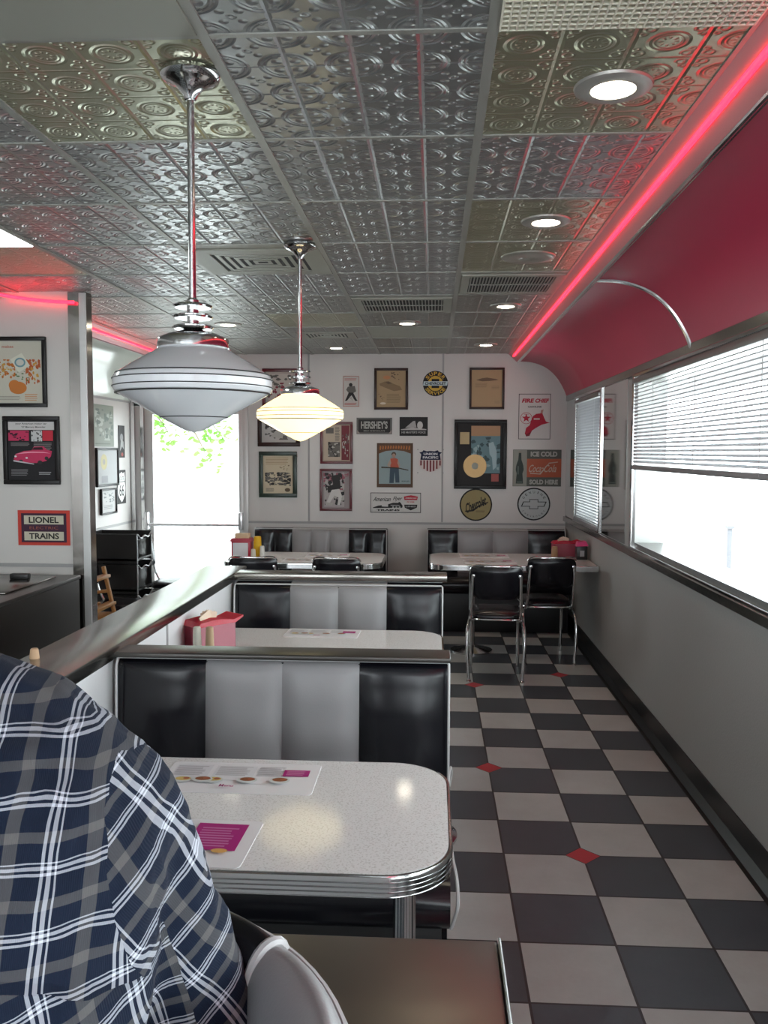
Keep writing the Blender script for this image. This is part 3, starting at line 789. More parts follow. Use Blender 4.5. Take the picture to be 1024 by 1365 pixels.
def diffuser(label, x0, x1, y0, y1, nm='air_diffuser', back=None):
    r = thing(nm, label, 'air diffuser', ((x0 + x1) / 2, (y0 + y1) / 2, ZC)); h = (x1 - x0) / 2; hy = (y1 - y0) / 2
    bm = newbm()
    ringbox(bm, h, hy, h * .3, hy * .3, -.007, -.0005)
    obj('face_plate', bm, PLAINC, r)
    bm = newbm(); box(bm, -h * .71, h * .71, -hy * .71, hy * .71, -.0015, -.0005); obj('backing', bm, back or DARKV, r)
    bm = newbm()
    for k in range(5 if back is None else 1):
        s = .64 - k * .125
        ringbox(bm, h * s, hy * s, h * .06, hy * .06, -.005 + k * .0002, -.002)
    obj('vanes', bm, mat('diffuser vane', (.36, .36, .31), .45, .1), r)
    return r
diffuser('square air diffuser with concentric vanes beside the lit pendant canopy', CX0 - CT + .01, CX0 - .01, CY0 + 3 * CT + .085, CY0 + 4 * CT - .01)
diffuser('small square air diffuser far left near the back wall', CX0 - CT + .08, CX0 - .1, CY0 + 7.4 * CT, CY0 + 8 * CT - .01)
diffuser('large plain square diffuser panel at the upper left of the near ceiling', CX0 - CT + .01 - CT, CX0 - .013, CY0 - CT - .62, CY0 - .012, back=PLAINC)
r = thing('ceiling_grille', 'cream egg crate ceiling grille above the nearest downlight', 'grille', ((CX0 + CT + CXR) / 2, CY0 - .3, ZC))
bm = newbm(); hx = (CXR - CX0 - CT) / 2 - .014
for i in range(31): box(bm, -hx + 2 * hx * i / 30 - .002, -hx + 2 * hx * i / 30 + .002, -.29, .29, -.011, -.001)
for i in range(31): box(bm, -hx, hx, -.29 + .58 * i / 30 - .002, -.29 + .58 * i / 30 + .002, -.0105, -.001)
obj('grid', bm, mat('cream grille plastic', (.80, .77, .64), .5), r)
bm = newbm(); box(bm, -hx, hx, -.29, .29, -.0012, -.0004); obj('backing', bm, mat('dim grille backing', (.22, .21, .16), .7), r)
r = thing('light_panel', 'bright fluorescent ceiling panel at the far left edge', 'ceiling light', (CX0 - 2.5 * CT, CY0 + 2.5 * CT, ZC), 0)
bm = newbm(); box(bm, -.29, .29, -.29, .29, -.006, -.001); obj('diffuser_sheet', bm, mat('glowing fluorescent sheet', (1, 1, 1), .4, emit=(.92, 1, .96), es=5), r)

# ------------------------------------------------------------------ signs and pictures
K = (.02, .018, .018)
WOODD = mat('dark brown frame wood', (.030, .012, .009), .35, spec=.25, noise_amt=.3, noise_scale=30)
BLKF = mat('black frame', (.010, .009, .009), .35, spec=.25)
REDF = mat('dark red frame', (.10, .010, .016), .3)
GRNF = mat('dark green frame', (.018, .035, .024), .35)
GLZ = None
def picture(label, x0, x1, z0, z1, fm, fw, shapes, wall='b', bg=(.6, .5, .35), cat='picture', name='framed_picture', group=None, yoff=0, mats=None):
    cx, cz = (x0 + x1) / 2, (z0 + z1) / 2; w, h = (x1 - x0), (z1 - z0)
    if wall == 'b': loc, rz = (cx, YB - .001 + yoff, cz), 0
    elif wall == 'p': loc, rz = (cx, 4.739 + yoff, cz), 0
    else: loc, rz = (XL + .001, cx, cz), R(90)
    r = thing(name, label, cat, loc, rz, group)
    if fm is not None:
        bm = newbm()
        for a in ((-w / 2, w / 2, -h / 2, -h / 2 + fw), (-w / 2, w / 2, h / 2 - fw, h / 2), (-w / 2, -w / 2 + fw, -h / 2 + fw, h / 2 - fw), (w / 2 - fw, w / 2, -h / 2 + fw, h / 2 - fw)):
            box(bm, a[0], a[1], -.022, 0, a[2], a[3], bev=.003)
        obj('frame', bm, fm, r, smooth=True)
        iw, ih, d = w / 2 - fw * .9, h / 2 - fw * .9, -.010
        bm = newbm(); box(bm, -iw, iw, d, -.002, -ih, ih); obj('backing', bm, pcol(bg), r)
    else:
        iw, ih, d = w / 2, h / 2, -.003
        bm = newbm(); box(bm, -iw, iw, d, 0, -ih, ih); obj('panel', bm, pcol(bg), r)
    sh = []
    for s in shapes:   # normalised -1..1 coordinates to metres
        s = list(s); k = s[1]
        if k == 'r' or k == 'l' or k == 'b': s[2] *= iw; s[4] *= iw; s[3] *= ih; s[5] *= ih
        elif k == 'e': s[2] *= iw; s[4] *= iw; s[3] *= ih; s[5] *= ih
        elif k == 'p': s[2] = [(a * iw, b * ih) for a, b in s[2]]
        elif k == 't': s[3] *= iw; s[4] *= ih; s[5] *= iw; s[6] *= ih
        sh.append(tuple(s))
    if sh: printed('print', sh, r, d - .0004, .3 if fm is None else .22)
    return r
def C(a, b, c): return (a, b, c)
OLD = (.42, .30, .17); SEP = (.16, .11, .07); GR = (.14, .13, .12); LG = (.45, .43, .40); DG = (.03, .028, .028)
# back wall, from the left
picture('dark red framed print highest on the back wall, half behind the pendants', -1.56, -1.225, 1.93, 2.27, REDF, .03, [((.55, .5, .45), 'r', -.8, -.8, .8, .85), ((.22, .03, .05), 'b', -.8, -.8, .7, .3, 24, 5), (GR, 'b', -.7, -.2, .7, .8, 22, 2)], bg=(.45, .4, .36))
picture('dark framed black and white photo right below the lit pendant', -1.605, -1.215, 1.565, 1.90, WOODD, .038, [((.5, .48, .46), 'r', -.86, -.85, .86, .9), (GR, 'b', -.8, -.8, .8, .8, 40, 3), (DG, 'b', -.8, -.5, .2, .6, 20, 4), (LG, 'p', [(-.5, -.6), (.1, .2), (.4, .1), (.2, -.7)])], bg=(.5, .48, .45))
picture('green framed yellowed newspaper page above the left wall bench', -1.595, -1.245, 1.10, 1.52, GRNF, .038, [((.58, .50, .36), 'r', -.92, -.94, .92, .94), ((.40, .30, .18), 'l', -.8, .5, .8, .9, 5), (DG, 'b', -.85, -.55, .85, .12, 46, 7), (GR, 'b', -.85, -.6, .85, .12, 30, 8), (SEP, 'b', .1, .2, .75, .5, 12, 9), ((.12, .08, .05), 'e', .62, -.8, .18, .1), (GR, 'l', -.8, -.9, -.2, -.7, 3)], bg=(.58, .5, .36))
picture('red framed magazine page with black and white crowd photos', -1.03, -.735, 1.41, 1.79, REDF, .022, [((.50, .42, .33), 'r', -.9, -.92, .32, .92), ((.16, .03, .04), 'r', .36, -.92, .92, .92), (GR, 'r', -.6, -.75, .26, .05), (DG, 'b', -.6, -.75, .26, .05, 24, 3), (LG, 'b', -.6, -.7, .26, .0, 12, 12), (GR, 'b', .4, -.3, .9, .5, 20, 6), (LG, 'b', .4, -.8, .9, .4, 14, 9), (GR, 'r', -.75, .5, -.2, .8), (GR, 'l', -.1, .1, .25, .85, 10)], bg=(.42, .34, .28))
picture('red framed black and white photo of a football player, above bench', -1.035, -.74, .98, 1.365, REDF, .022, [((.42, .38, .38), 'r', -.85, -.9, .6, .93), ((.30, .10, .13), 'b', -.9, .0, .9, .9, 40, 3), (DG, 'b', -.8, -.8, .6, .9, 46, 4), (LG, 'b', -.8, -.7, .6, .6, 30, 5), (DG, 'p', [(-.35, .75), (.1, .8), (.3, .45), (.35, .1), (.0, -.1), (-.55, -.15), (-.6, .15), (-.2, .3)]), (DG, 'e', .1, .62, .22, .17), ((.62, .6, .58), 'p', [(-.3, -.0), (.25, .05), (.45, -.35), (.3, -.8), (.1, -.8), (.2, -.4), (-.1, -.3), (-.5, -.75), (-.75, -.8), (-.5, -.35)]), (LG, 'p', [(-.8, -.75), (-.3, -.85), (-.2, -.7), (-.7, -.65)])], bg=(.3, .26, .26))
picture('small unframed red bordered print of a walking ballplayer', -.825, -.675, 1.925, 2.205, None, 0, [((.45, .12, .10), 'r', -.97, -.97, .97, -.94), ((.45, .12, .10), 'r', -.97, .94, .97, .97), ((.45, .12, .10), 'r', -.97, -.97, -.92, .97), ((.45, .12, .10), 'r', .92, -.97, .97, .97), ((.45, .12, .10), 'l', -.8, .68, .8, .85, 2), ((.45, .12, .10), 'l', -.8, -.9, .8, -.72, 2), (DG, 'e', -.05, .42, .22, .12), (GR, 'p', [(-.4, .3), (.45, .35), (.6, -.0), (.3, -.1), (-.3, -.1), (-.6, .1)]), (DG, 'p', [(-.3, -.08), (.25, -.08), (.65, -.5), (.8, -.6), (.5, -.62), (.05, -.25), (-.5, -.6), (-.75, -.62), (-.55, -.4)]), (GR, 'b', -.2, -.6, .4, -.3, 8, 3)], bg=(.55, .53, .50), cat='sign', name='poster')
picture('black framed sepia car advertisement, upper middle of back wall', -.54, -.235, 1.90, 2.272, WOODD, .022, [(OLD, 'r', -.94, -.94, .94, .94), ((.26, .18, .10), 'p', [(-.8, .28), (-.45, .4), (-.2, .42), (.1, .3), (.6, .15), (.75, -.05), (.2, -.12), (-.2, .0), (-.75, .18)]), (SEP, 'p', [(-.4, .36), (-.15, .40), (.1, .3), (-.2, .26)]), (SEP, 'b', .0, .45, .6, .9, 16, 2), (SEP, 'b', -.85, -.6, -.4, -.25, 9, 3), ((.26, .19, .11), 'l', -.3, -.75, .75, -.25, 7), ((.55, .25, .12), 'e', -.3, .62, .25, .1), ((.7, .62, .5), 'e', -.55, -.78, .2, .06)], bg=OLD)
picture('black framed faded brown paper advertisement at the upper right', .315, .628, 1.905, 2.275, WOODD, .02, [(OLD, 'r', -.94, -.94, .94, .94), (SEP, 'p', [(-.7, .45), (-.3, .55), (0, .58), (.6, .5), (.75, .45), (.2, .4), (-.3, .38)]), ((.28, .2, .12), 'l', -.75, .05, .1, .3, 4), ((.28, .2, .12), 'l', .3, -.05, .85, .15, 3), ((.33, .24, .14), 'l', .5, -.8, .9, -.65, 3)], bg=OLD)
# big record frame
r = picture('large black shadow box frame with gold record and band photo', .185, .655, 1.19, 1.812, BLKF, .03, [((.012, .010, .010), 'r', -.97, -.97, .97, .97), ((.42, .26, .15), 'r', -.4, .55, .85, .9), ((.14, .24, .27), 'r', -.4, -.6, .85, .58), ((.05, .09, .10), 'b', -.4, -.4, .85, .55, 26, 5), ((.30, .42, .45), 'b', -.35, -.5, .8, .3, 14, 8), ((.35, .48, .52), 'p', [(.35, .35), (.55, .4), (.7, .1), (.7, -.4), (.55, -.5), (.5, -.1), (.4, .0)]), ((.50, .40, .22), 'r', -.88, .32, -.48, .70), ((.38, .10, .09), 'r', .48, -.86, .80, -.62)], bg=(.012, .01, .01))
bm = newbm(); lathe(bm, [(0, 0), (.024, 0), (.025, .001), (.05, .001), (.104, .0015), (.104, 0)], 60, M=Matrix.Translation((-.048, -.0155, -.105)) @ Matrix.Rotation(R(90), 4, 'X'))
obj('gold_record', bm, mat('gold record', (.34, .21, .085), .38, .5), r, smooth=30, label='gold record disc')
bm = newbm(); lathe(bm, [(0, 0), (.03, 0), (.03, .001), (.006, .001), (.006, .002), (0, .002)], 30, M=Matrix.Translation((-.048, -.017, -.105)) @ Matrix.Rotation(R(90), 4, 'X'))
obj('record_label', bm, pcol((.36, .38, .33)), r, label='grey green record label')
# Route shield style etc
def disc_sign(label, cx, cz, rad, base, shapes, rimc=K):
    r = thing('round_sign', label, 'sign', (cx, YB - .001, cz)); bm = newbm()
    lathe(bm, [(0, 0), (rad, 0), (rad, .004), (0, .0045)], 56, M=Matrix.Rotation(R(90), 4, 'X')); obj('sign_disc', bm, pcol(base, .3), r, smooth=30)
    printed('print', shapes, r, -.0000 - .0050, .3); return r
Y_ = (.62, .40, .06)
q = .113
disc_sign('round black and yellow SUPER CHEVROLET SERVICE sign on the back wall', .011, 2.135, q, K, [(K, 'e', 0, 0, q * .985, q * .985), (Y_, 'e', 0, 0, q * .6, q * .6), (Y_, 'a', 'SUPER', 0, .0, q * .79, 142, 38, q * .27, q * .27, .03), (Y_, 'a', 'SERVICE', 0, .0, q * .79, 216, 324, q * .25, q * .26, .03, True),
          (K, 'p', [(-.3 * q, .36 * q), (.3 * q, .36 * q), (.3 * q, -.36 * q), (-.3 * q, -.36 * q)]), ((.50, .62, .66), 'p', [(-q * .93, q * .17), (q * .99, q * .17), (q * .93, -q * .17), (-q * .99, -q * .17)]), (K, 't', 'CHEVROLET', 0, 0, q * 1.66, q * .22, .03)])
disc_sign('round olive gold sign with black Chevrolet script below the record frame', .385, 1.045, .147, (.015, .012, .01), [((.32, .26, .12), 'e', 0, 0, .135, .135), ((.02, .018, .014), 't', 'Chevrolet', 0, .005, .20, .085, .03, .35, .42), ((.02, .018, .014), 'p', [(-.10, -.055), (-.03, -.045), (.03, -.0), (.11, .028), (.11, .018), (.035, -.012), (-.02, -.058), (-.09, -.066)]), ((.15, .11, .05), 'l', .0, -.07, .09, -.05, 2)])
q = .148
LB = (.46, .50, .50)
disc_sign('round pale sign with black bowtie emblem and rim text in the corner', .905, 1.055, q, (.02, .02, .022), [(LB, 'e', 0, 0, q * .92, q * .92), (K, 'a', 'GENUINE', 0, 0, q * .74, 148, 32, q * .12, q * .15, .0), (K, 'a', 'CHEVROLET', 0, 0, q * .76, 214, 326, q * .08, q * .10, 0., True),
          (K, 'p', [(-q * .27, q * .3), (q * .27, q * .3), (q * .27, q * .155), (q * .78, q * .155), (q * .64, -q * .155), (q * .27, -q * .155), (q * .27, -q * .3), (-q * .27, -q * .3), (-q * .27, -q * .155), (-q * .78, -q * .155), (-q * .64, q * .155), (-q * .27, q * .155)]),
          (LB, 'p', [(-q * .23, q * .26), (q * .23, q * .26), (q * .23, q * .115), (q * .70, q * .115), (q * .6, -q * .115), (q * .23, -q * .115), (q * .23, -q * .26), (-q * .23, -q * .26), (-q * .23, -q * .115), (-q * .70, -q * .115), (-q * .6, q * .115), (-q * .23, q * .115)])])
picture("small black HERSHEY'S sign with silver letters on back wall", -.70, -.378, 1.68, 1.828, None, 0, [((.16, .16, .15), 'r', -.97, -.93, .97, .93), (DG, 'r', -.9, -.8, .9, .8), ((.42, .42, .40), 't', "HERSHEY'S", 0, .12, 1.5, .95, .035), ((.35, .35, .33), 't', 'MILK CHOCOLATE', 0, -.6, 1.2, .16), ((.35, .30, .27), 'p', [(-.97, -.93), (-.8, -.93), (-.97, -.5)]), ((.35, .30, .27), 'p', [(.97, -.93), (.8, -.93), (.97, -.5)])], bg=(.1, .1, .1), cat='sign', name='metal_sign')
picture("small black sign lettered HIS MASTER'S VOICE beside the chocolate sign", -.31, -.055, 1.665, 1.835, None, 0, [(K, 'r', -1, -1, 1, 1), ((.50, .48, .47), 'p', [(-.9, -.38), (.9, -.38), (.9, -.28), (-.1, -.1), (-.5, -.22), (-.9, -.3)]), ((.42, .41, .40), 'p', [(-.6, -.15), (-.05, .55), (.1, .6), (.2, -.1)]), ((.6, .59, .57), 'e', .45, .12, .2, .42), ((.45, .44, .43), 't', "HIS MASTER'S VOICE", 0, -.62, 1.7, .22)], bg=K, cat='sign', name='metal_sign')
OR = (.45, .16, .05)
picture('brown tin sign of a boy in red holding a rifle, centre of back wall', -.515, -.187, 1.198, 1.60, None, 0, [((.10, .055, .03), 'r', -.98, -.98, .98, .98), ((.28, .36, .37), 'r', -.88, -.84, .88, .8), ((.14, .07, .035), 'p', [(-.9, .92), (.9, .92), (.9, .52), (.5, .64), (0, .68), (-.5, .64), (-.9, .52)])] +
        [(OR, 'p', [(a - .055, .66 + .1 * math.cos(a * 1.4)), (a - .02, .86 + .04 * math.cos(a)), (a + .05, .84), (a + .02, .64 + .1 * math.cos(a * 1.4))]) for a in [-.8 + i * .145 for i in range(12)]] +
        [((.10, .07, .05), 'e', -.06, .50, .13, .10), ((.42, .28, .22), 'e', -.06, .43, .10, .10), ((.45, .10, .06), 'p', [(-.25, .3), (.0, .33), (.17, .28), (.22, -.1), (-.25, -.12)]), ((.40, .30, .24), 'p', [(-.25, .28), (-.42, .0), (-.3, -.1), (-.2, .1)]), ((.40, .30, .24), 'p', [(.17, .28), (.3, .0), (.24, -.1), (.14, .1)]), ((.05, .08, .11), 'p', [(-.26, -.12), (.22, -.12), (.26, -.78), (.04, -.78), (.0, -.3), (-.06, -.8), (-.3, -.8)]), ((.05, .035, .02), 'p', [(-.75, -.12), (-.3, -.13), (.2, -.15), (.75, -.24), (.75, -.2), (.2, -.10), (-.3, -.08), (-.75, -.06)]), ((.10, .06, .04), 'r', -.9, -.95, .9, -.84), ((.06, .1, .1), 't', 'RIFLES', .6, -.72, .42, .06)], bg=(.10, .06, .04), cat='sign', name='metal_sign')
# Union Pacific shield
r = thing('shield_sign', 'UNION PACIFIC railway shield sign with red and white stripes', 'sign', (-.028, YB - .001, 1.437))
def shield(w, h): return [(x_ * w, z_ * h) for x_, z_ in [(-.82, .62), (-.98, .80), (-.72, .86), (-.62, 1.), (-.35, .90), (0, .93), (.35, .90), (.62, 1.), (.72, .86), (.98, .80), (.82, .62), (.88, .3), (1, .05), (1., -.35), (.8, -.65), (.4, -.86), (0, -1.), (-.4, -.86), (-.8, -.65), (-1., -.35), (-1, .05), (-.88, .3)]]
bm = newbm(); prism(bm, shield(.104, .10), -.003, 0, 'y'); obj('panel', bm, pcol((.60, .50, .48)), r)
NV = (.012, .018, .05)
sh = [(NV, 'p', [(a, b) for a, b in shield(.104, .10) if b > .005] + []), ]
sh = [(NV, 'p', [(-.092, .012), (-.085, .062), (-.102, .080), (-.075, .086), (-.064, .10), (-.036, .090), (0, .093), (.036, .090), (.064, .10), (.075, .086), (.102, .080), (.085, .062), (.092, .012)])]
for i in range(-3, 4):
    xx = i * .0287; zb = -.098 + abs(i) * abs(i) * .0062
    sh.append(((.16, .012, .02), 'p', [(xx - .0065, zb + .004), (xx + .0065, zb + .004), (xx + .0065, .008), (xx - .0065, .008)]))
sh += [((.62, .62, .64), 't', 'UNION', 0, .066, .125, .022, .04), ((.62, .62, .64), 't', 'PACIFIC', 0, .034, .14, .022, .04)]
printed('print', sh, r, -.0036)
bm = newbm()
for a, b in ((-.115, .105), (.115, .105), (-.115, -.105), (.115, -.105)): lathe(bm, [(0, 0), (.006, 0), (.005, .003), (0, .004)], 10, M=Matrix.Translation((a, 0, b)) @ Matrix.Rotation(R(90), 4, 'X'))
obj('screw', bm, ALU, r)
picture('white American Flyer TRAINS sign with locomotive and shield', -.572, -.112, .967, 1.15, None, 0, [(K, 'r', -1, -1, 1, 1), ((.58, .57, .55), 'r', -.975, -.94, .975, .94), (K, 't', 'American', -.53, .36, .68, .44, .015, .35), (K, 't', 'Flyer', .08, .38, .34, .48, .015, .35), (K, 't', 'TRAINS', -.30, -.74, .92, .18, .05),
        (K, 'p', [(-.9, -.48), (-.7, -.3), (-.55, -.25), (-.55, -.38), (-.3, -.40), (-.3, -.15), (-.1, .0), (.1, -.0), (.14, .1), (.2, .0), (.28, -.3), (.26, -.5), (-.3, -.52), (-.9, -.55)]), ((.4, .4, .39), 'p', [(-.2, -.22), (.15, -.22), (.15, -.28), (-.2, -.28)]), ((.4, .4, .39), 'e', -.1, -.44, .04, .09), ((.4, .4, .39), 'e', .03, -.44, .04, .09), ((.4, .4, .39), 'e', .16, -.44, .04, .09),
        ((.45, .03, .05), 'p', [(.32, .62), (.42, .68), (.6, .76), (.78, .68), (.88, .62), (.85, .28), (.35, .28)]), ((.65, .62, .6), 't', 'AMERICAN', .6, .47, .44, .13), ((.45, .03, .05), 't', 'FLYER', .6, .08, .3, .14), (K, 'p', [(.34, -.18), (.86, -.18), (.84, -.48), (.6, -.75), (.36, -.48)]), ((.4, .4, .4), 't', 'LINES', .6, -.36, .4, .14)], bg=K, cat='sign', name='metal_sign')
RD = (.40, .012, .035)
picture('white FIRE CHIEF GASOLINE sign with red fireman hat and star', .758, 1.042, 1.638, 2.043, None, 0, [(K, 'r', -1, -1, 1, 1), ((.60, .57, .55), 'r', -.965, -.975, .965, .975), (RD, 't', 'FIRE', -.42, .70, .72, .18, .05, .25), (RD, 't', 'CHIEF', .45, .70, .84, .18, .05, .25), (DG, 't', 'GASOLINE', 0, .43, .86, .075, .03),
        (RD, 'e', -.52, -.07, .37, .26), ((.60, .57, .55), 'e', -.52, -.07, .34, .24), (RD, 'p', [(-.52 + (.29 if i % 2 == 0 else .12) * math.cos(PI / 2 + i * PI / 5), -.07 + (.2 if i % 2 == 0 else .082) * math.sin(PI / 2 + i * PI / 5)) for i in range(10)]), (RD, 't', 'TEXACO', -.52, .10, .3, .05),
        (RD, 'p', [(-.6, -.75), (-.5, -.88), (-.3, -.85), (-.15, -.62), (.1, -.5), (.45, -.36), (.95, -.27), (.72, -.22), (.6, -.05), (.5, .12), (.53, .25), (.42, .30), (.36, .14), (.1, .12), (-.1, .02), (-.2, -.15), (-.3, -.38), (-.52, -.5)]),
        ((.20, .008, .02), 'p', [(-.6, -.75), (-.5, -.88), (-.3, -.85), (-.15, -.62), (-.3, -.7), (-.5, -.78)]), ((.42, .25, .2), 'p', [(.38, .15), (.5, .13), (.56, .32), (.46, .30)]), ((.6, .5, .48), 'r', -.05, -.14, .32, -.07)], bg=K, cat='sign', name='metal_sign')
GG = (.10, .11, .095)
r = picture('ICE COLD Coca-Cola SOLD HERE sign with a green glass bottle', .713, 1.145, 1.215, 1.545, None, 0, [((.30, .31, .27), 'r', -.985, -.98, -.42, .98), (GG, 'r', -.42, -1, 1, 1), ((.40, .10, .05), 'r', -.42, -.5, 1., .5),
        ((.42, .42, .39), 't', 'ICE COLD', .28, .76, 1.1, .28, .05), ((.42, .42, .39), 't', 'SOLD HERE', .28, -.76, 1.18, .26, .05), ((.50, .40, .33), 't', 'Coca', -.07, -.02, .52, .40, .01, .3), ((.50, .40, .33), 't', 'Cola', .56, -.02, .52, .40, .01, .3), ((.50, .40, .33), 'p', [(-.3, -.25), (.1, -.30), (.5, .3), (.85, .35), (.86, .31), (.5, .24), (.15, -.35), (-.28, -.31)]), ((.50, .40, .33), 'r', .2, -.03, .27, .02),
        ((.04, .055, .05), 'p', [(-.76, .85), (-.66, .85), (-.65, .45), (-.57, .15), (-.55, -.1), (-.60, -.3), (-.58, -.6), (-.57, -.85), (-.87, -.85), (-.86, -.6), (-.84, -.3), (-.88, -.1), (-.86, .15), (-.78, .45)]), ((.13, .17, .15), 'r', -.80, -.35, -.76, .1), ((.13, .17, .15), 'r', -.84, -.8, -.60, -.74), ((.28, .27, .22), 'r', -.77, .82, -.65, .9)], bg=(.12, .13, .11), cat='sign', name='metal_sign')

# partition pictures
picture('black framed vintage food advertisement, upper left on the partition', -2.46, -2.158, 1.762, 2.152, BLKF, .022, [((.52, .50, .42), 'r', -.95, -.95, .95, .95), ((.50, .17, .04), 'e', -.1, -.5, .38, .2), ((.45, .14, .03), 'b', -.95, -.2, -.2, .4, 40, 5), ((.50, .30, .06), 'b', -.95, -.1, -.3, .3, 14, 15), ((.42, .10, .03), 'b', .25, -.4, .9, .4, 46, 2), ((.50, .26, .05), 'b', .3, -.3, .85, .3, 14, 12), ((.50, .17, .04), 'e', -.25, -.42, .25, .17), ((.62, .62, .52), 'p', [(-.4, .4), (.1, .6), (.45, .2), (-.05, -.02)]), ((.15, .28, .32), 'e', .02, .3, .24, .15), ((.55, .55, .5), 'e', .02, .3, .17, .1), ((.08, .15, .06), 'b', -.2, -.3, .5, .05, 10, 9), ((.45, .14, .1), 't', 'makes', -.5, .8, .5, .08), ((.3, .28, .24), 'l', -.9, -.9, .1, -.75, 3), ((.5, .25, .12), 'l', .2, -.92, .8, -.68, 4)], 'p', bg=(.5, .48, .42))
PK = (.48, .035, .10)
picture('black framed advertisement with a magenta vintage car', -2.415, -2.092, 1.33, 1.712, BLKF, .025, [((.015, .014, .016), 'r', -.95, -.95, .95, .95), ((.55, .53, .52), 'r', -.95, .68, .95, .95), (DG, 't', 'your American motor car', 0, .88, 1.3, .07), (DG, 't', "'57 Mercury Montclair", .1, .77, 1.0, .07), (PK, 'r', -.95, .32, -.1, .66), ((.03, .01, .02), 'b', -.95, .32, -.1, .66, 16, 3), ((.5, .5, .5), 'r', 0, .30, .45, .66), (DG, 'b', 0, .30, .45, .66, 14, 4), ((.5, .03, .05), 'r', .47, .32, .9, .66), ((.2, .18, .18), 'l', -.85, .14, .0, .27, 3), ((.2, .18, .18), 'l', .1, .0, .9, .27, 5),
        (PK, 'p', [(-.75, -.3), (-.65, -.12), (-.3, -.02), (.0, .0), (.1, .12), (.5, .14), (.65, .02), (.85, -.02), (.8, -.2), (.6, -.35), (.2, -.42), (-.4, -.4)]), ((.03, .01, .015), 'p', [(.0, .02), (.12, .1), (.45, .11), (.5, .02)]), (DG, 'e', -.45, -.36, .09, .05), (DG, 'e', .62, -.26, .08, .06), ((.75, .3, .4), 'p', [(-.7, -.13), (-.3, -.06), (.0, -.04), (.5, -.05), (.8, -.10), (.5, -.08), (.0, -.08), (-.3, -.1)]), ((.7, .68, .7), 'e', -.66, -.2, .05, .03), ((.7, .68, .7), 'e', -.2, -.25, .05, .03), ((.5, .48, .5), 'p', [(-.75, -.32), (.1, -.44), (.1, -.47), (-.75, -.37)]), (DG, 'e', .35, -.4, .1, .07), ((.2, .19, .2), 'l', -.85, -.85, -.1, -.62, 5), ((.35, .34, .35), 'l', .3, -.82, .85, -.7, 2)], 'p', bg=(.02, .02, .02))
LR = (.50, .055, .04)
r = picture('red and black LIONEL ELECTRIC TRAINS sign low on the partition', -2.347, -2.046, .985, 1.184, None, 0, [(LR, 'r', -1, -1, 1, 1), ((.05, .02, .04), 'r', -.87, -.83, .87, .83), ((.52, .48, .38), 'r', -.76, .2, .76, .70), ((.52, .48, .38), 'r', -.76, -.72, .76, -.22), (K, 't', 'LIONEL', 0, .45, 1.15, .36, .03), (K, 't', 'TRAINS', 0, -.47, 1.15, .34, .03), ((.30, .09, .06), 't', 'ELECTRIC', 0, 0, 1.1, .16, .0)], 'p', bg=LR, cat='sign', name='metal_sign')
# left far wall (x along Y)
picture('faded green grey tin sign, top one on the far left wall', 6.93, 7.37, 1.555, 1.905, None, 0, [((.24, .27, .22), 'r', -.97, -.97, .97, .97), ((.42, .45, .40), 'b', -.9, -.7, .9, .7, 24, 3), ((.13, .16, .14), 'b', -.8, -.6, .9, .8, 20, 4), ((.15, .17, .14), 'l', -.9, -.92, .9, -.8, 1)], 'l', bg=(.25, .28, .24), cat='sign', name='metal_sign')
picture('narrow dark portrait sign nearest the door corner', 7.48, 7.63, 1.46, 1.745, None, 0, [(K, 'r', -1, -1, 1, 1), ((.25, .25, .25), 'e', 0, .25, .5, .25), ((.35, .35, .34), 'p', [(-.6, -.6), (-.2, .2), (.6, -.0), (.7, -.5), (.1, -.3)]), ((.3, .06, .05), 'e', .1, -.8, .35, .12)], 'l', bg=K, cat='sign', name='metal_sign')
r = picture('black framed record album with pale cover on the far left wall', 6.95, 7.44, 1.22, 1.545, BLKF, .018, [((.45, .46, .46), 'r', -.95, -.95, .95, .95), ((.55, .50, .25), 'e', -.35, .3, .32, .45), ((.35, .33, .3), 'e', -.35, .3, .12, .17), ((.3, .3, .32), 'r', -.6, -.9, .0, -.5)], 'l', bg=(.4, .4, .4))
picture('small black framed print below the record album on the left wall', 7.03, 7.38, .98, 1.20, BLKF, .016, [((.55, .55, .54), 'r', -.95, -.95, .95, .95), ((.2, .22, .22), 'b', -.7, -.1, .8, .8, 22, 4), ((.3, .3, .3), 'l', -.7, -.7, .7, -.3, 3)], 'l', bg=(.5, .5, .5))
r = thing('route_sign', 'white shield ROUTE 66 sign on black plate by the door corner', 'sign', (XL + .001, 7.535, 1.20), R(90))
bm = newbm(); box(bm, -.105, .105, -.003, 0, -.15, .15); obj('panel', bm, pcol(K), r)
printed('print', [((.72, .72, .7), 'p', [(a * .095, b * .14) for a, b in [(-.75, .95), (-.4, .85), (0, .95), (.4, .85), (.75, .95), (.9, .6), (.85, .3), (1, -.1), (.9, -.5), (.4, -.8), (0, -.98), (-.4, -.8), (-.9, -.5), (-1, -.1), (-.85, .3), (-.9, .6)]]), (K, 'r', -.085, .043, .085, .049), (K, 't', 'ROUTE', 0, .075, .12, .036, .0), (K, 't', '66', 0, -.03, .115, .105, .01)], r, -.0036)

